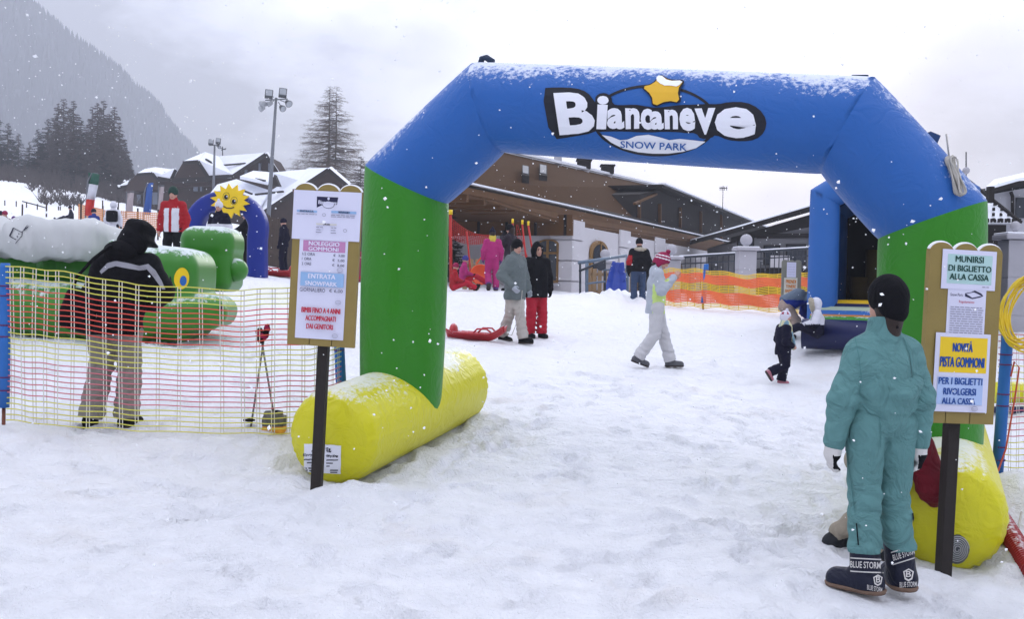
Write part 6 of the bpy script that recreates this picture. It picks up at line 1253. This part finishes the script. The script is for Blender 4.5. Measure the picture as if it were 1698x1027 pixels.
plant(big, 'tall bare larch with twin trunk beside the floodlight mast', 544, 325, dl, 0, 0, 'larch_tree')
q1 = proto(random.Random(8), 9, 2.6, 110, 22, thick=1.9, mats=(m_bark, m_ndl2)); q2 = proto(random.Random(9), 9, 2.3, 150, 24, thick=1.6, needles=True, mats=(m_bark, m_ndl)); q3 = proto(random.Random(11), 9, 1.9, 130, 22, thick=2.0, mats=(m_bark, m_ndl2), dense=1.2); q4 = proto(random.Random(12), 9, 2.0, 130, 22, thick=1.9, needles=True, mats=(m_bark, m_ndl2))
plant(q1, 'round bare tree behind the roof of the smaller chalet', 264, 300, 135, 0, 1, 'bare_tree', sc=.55)
plant(q1, 'bare tree with fine twigs between the price board and the green column', 596, 400, 95, 0, 2, 'bare_tree', sc=.95)
plant(q2, 'narrow dark conifer against the building beside the green column', 744, 482, 34, 0, 0, 'conifer', sc=.30)
FT = [(12, 205, 0), (-10, 180, 1), (30, 222, 0), (48, 235, 2), (62, 215, 0), (78, 198, 1), (70, 240, 0), (95, 172, 2), (104, 165, 3), (115, 190, 1), (120, 168, 2), (133, 200, 0), (142, 215, 3), (152, 178, 2), (160, 172, 3), (170, 168, 2), (180, 190, 1), (188, 178, 2), (196, 205, 3), (204, 235, 0), (212, 258, 3), (216, 270, 1), (2, 250, 1), (20, 262, 2), (40, 270, 3), (56, 262, 1), (86, 255, 3), (98, 262, 2), (112, 255, 0), (126, 250, 1), (140, 262, 3), (156, 258, 2), (172, 255, 1), (186, 262, 3), (200, 275, 2), (-20, 230, 3), (-35, 200, 2), (210, 290, 3), (195, 290, 0), (175, 288, 1), (155, 285, 3), (135, 282, 2), (110, 285, 1), (88, 285, 0), (64, 288, 3), (44, 290, 1), (24, 285, 0), (6, 280, 3)]
names = {0: ('spruce_tree', 'dark green spruce with dense crown in the wood at the left edge'), 1: ('spruce_tree', 'dark green spruce with dense crown in the wood at the left edge'), 2: ('larch_tree', 'tall bare grey larch with slim crown in the wood at the left edge'), 3: ('larch_tree', 'grey brown thinly leaved larch in the wood at the left edge')}
for i, (x, yt, k) in enumerate(FT):
    d = 128 + (i * 7) % 23 if i < 22 else 122 + (i * 5) % 14; d += 0; yb = 312 + max(0, (x - 60)) * .20; b = gp(x, yb, d); hgt = P(x, yt, d).z - b.z
    if hgt < 1: continue
    t = plant((q2, q2, q3, q4)[k], names[k][1], x, yb, d, 0, i * 1.3, names[k][0], 'wood behind the snow slope: ' + ('dense spruces', 'dense spruces', 'slim bare larches', 'thinly leaved larches')[k], sc=hgt / 9 * 1.03)
# low scrub on the slope
def scrub(label, pts, nb, hh):
    mb = MB(); rr = random.Random(len(label))
    for _ in range(nb):
        x0, y0, d0 = pts[rr.randrange(len(pts))]; b = gp(x0 + rr.uniform(-26, 26), y0, d0 + rr.uniform(-4, 4))
        for _k in range(5): mb.tube([b, b + Vector((rr.uniform(-.6, .6), rr.uniform(-.6, .6), rr.uniform(.3, 1) * hh))], [.05, .015], 3, caps=False)
    return tag(mb.build('scrub', m_ndl2), label, 'scrub', None, 'stuff')
scrub('dark bare scrub below the wood on the left slope', [(10, 318, 112), (40, 318, 112), (75, 326, 105), (110, 330, 95), (130, 326, 110), (90, 330, 92), (180, 336, 112), (205, 342, 112)], 260, 1.1)
scrub('tangled bare undergrowth at the foot of the wood on the left', [(x, 306 + max(0, x - 60) * .2, 124) for x in range(-20, 225, 14)], 700, 2.6)
# wooded mountainside
m_mtn = mat('mountain_forest', (.030, .035, .042), .95, .45, .02)
RG = [(-260, -260), (-120, -120), (0, -45), (25, -5), (61, 29), (110, 70), (155, 102), (196, 131), (217, 155), (245, 176), (266, 196), (286, 228), (307, 252), (330, 275), (380, 330), (450, 400)]
dm = 800; top = [P(x, y, dm) for x, y in RG]; V = []; Fc = []; rr = random.Random(2); nr = 22
for j in range(nr):
    v = j / (nr - 1)
    for i, p in enumerate(top):
        h0 = 6; z = p.z + (h0 - p.z) * v; V.append((p.x - (1 - v) * 0 + rr.uniform(-3, 3) * (v > 0), p.y - 360 * v + rr.uniform(-5, 5) * (v > 0), z + rr.uniform(-3, 3) * (0 < v < 1)))
n = len(top)
for j in range(nr - 1):
    for i in range(n - 1): k = j * n + i; Fc.append((k, k + n, k + n + 1, k + 1))
mt = tag(mesh('mountain', V, Fc, m_mtn), kind='structure')
mb = MB(); VV = np.array(V)
for _ in range(9000):
    j = rr.randrange(nr - 1); i = rr.randrange(n - 1); a, b, c = rr.random(), rr.random(), 0
    if rr.random() < .12: j = 0; b = 0
    k = j * n + i; q = (VV[k] * (1 - a) + VV[k + 1] * a) * (1 - b) + (VV[k + n] * (1 - a) + VV[k + n + 1] * a) * b
    h_ = rr.uniform(7, 15); w = h_ * rr.uniform(.16, .24); x, y, z = q; z -= .5; an = rr.random()
    mb.add([(x + w * math.cos(an + t_), y + w * math.sin(an + t_), z) for t_ in (0, 2.1, 4.2)] + [(x, y, z + h_)], [(0, 1, 3), (1, 2, 3), (2, 0, 3)])
tag(mb.build('mountain_forest', mat('far_conifers', (.016, .020, .026), .95, .8, .018)), 'far conifer forest covering the misty mountainside', 'forest', None, 'stuff')
# ------------------------------------------------------------------ falling snow
mb = MB(); rr = random.Random(4); oc = [(1, 0, 0), (-1, 0, 0), (0, 1, 0), (0, -1, 0), (0, 0, 1), (0, 0, -1)]; of = [(0, 2, 4), (2, 1, 4), (1, 3, 4), (3, 0, 4), (2, 0, 5), (1, 2, 5), (3, 1, 5), (0, 3, 5)]
for _ in range(7500):
    d = 2.2 + 26 * rr.random() ** .75; x = rr.uniform(-200, 1900); y = rr.uniform(-150, 1100); p = P(x, y, d)
    if p.z < gz(p.x, p.y) + .02: continue
    r_ = rr.choice((.0022, .0027, .0034, .0042, .0055, .0075)) * (1 + d / 26)
    if d < 4: r_ *= .75
    q_ = Matrix.Rotation(rr.uniform(0, 6), 3, (rr.uniform(-1, 1), rr.uniform(-1, 1), rr.uniform(.1, 1)))
    mb.add([p + q_ @ Vector((a * r_ * rr.uniform(.6, 1.4), b * r_ * rr.uniform(.6, 1.4), c * r_ * rr.uniform(.6, 1.4))) for a, b, c in oc], of)
tag(mb.build('falling_snow', mat('snowflake', (.9, .91, .95), .8)), 'white snowflakes falling through the whole scene', 'snow', None, 'stuff')
# ------------------------------------------------------------------ mist
hm = bpy.data.materials.new('mist'); hm.use_nodes = True; t_ = hm.node_tree; t_.nodes.clear(); pv = t_.nodes.new('ShaderNodeVolumePrincipled'); pv.inputs['Color'].default_value = (.85, .89, .98, 1); pv.inputs['Density'].default_value = .00085; pv.inputs['Anisotropy'].default_value = .2
ou = t_.nodes.new('ShaderNodeOutputMaterial'); t_.links.new(pv.outputs[0], ou.inputs['Volume'])
zlo = float(GZ.min()) - 1.0; zhi = max(float(v[2]) for v in V) + 12
hz_ = MB().box((0, 300, (zlo + zhi) / 2), (1500, 1240, zhi - zlo)).build('haze', hm); tag(hz_, kind='stuff'); hz_['label'] = 'pale snowy mist filling the air over the whole valley'
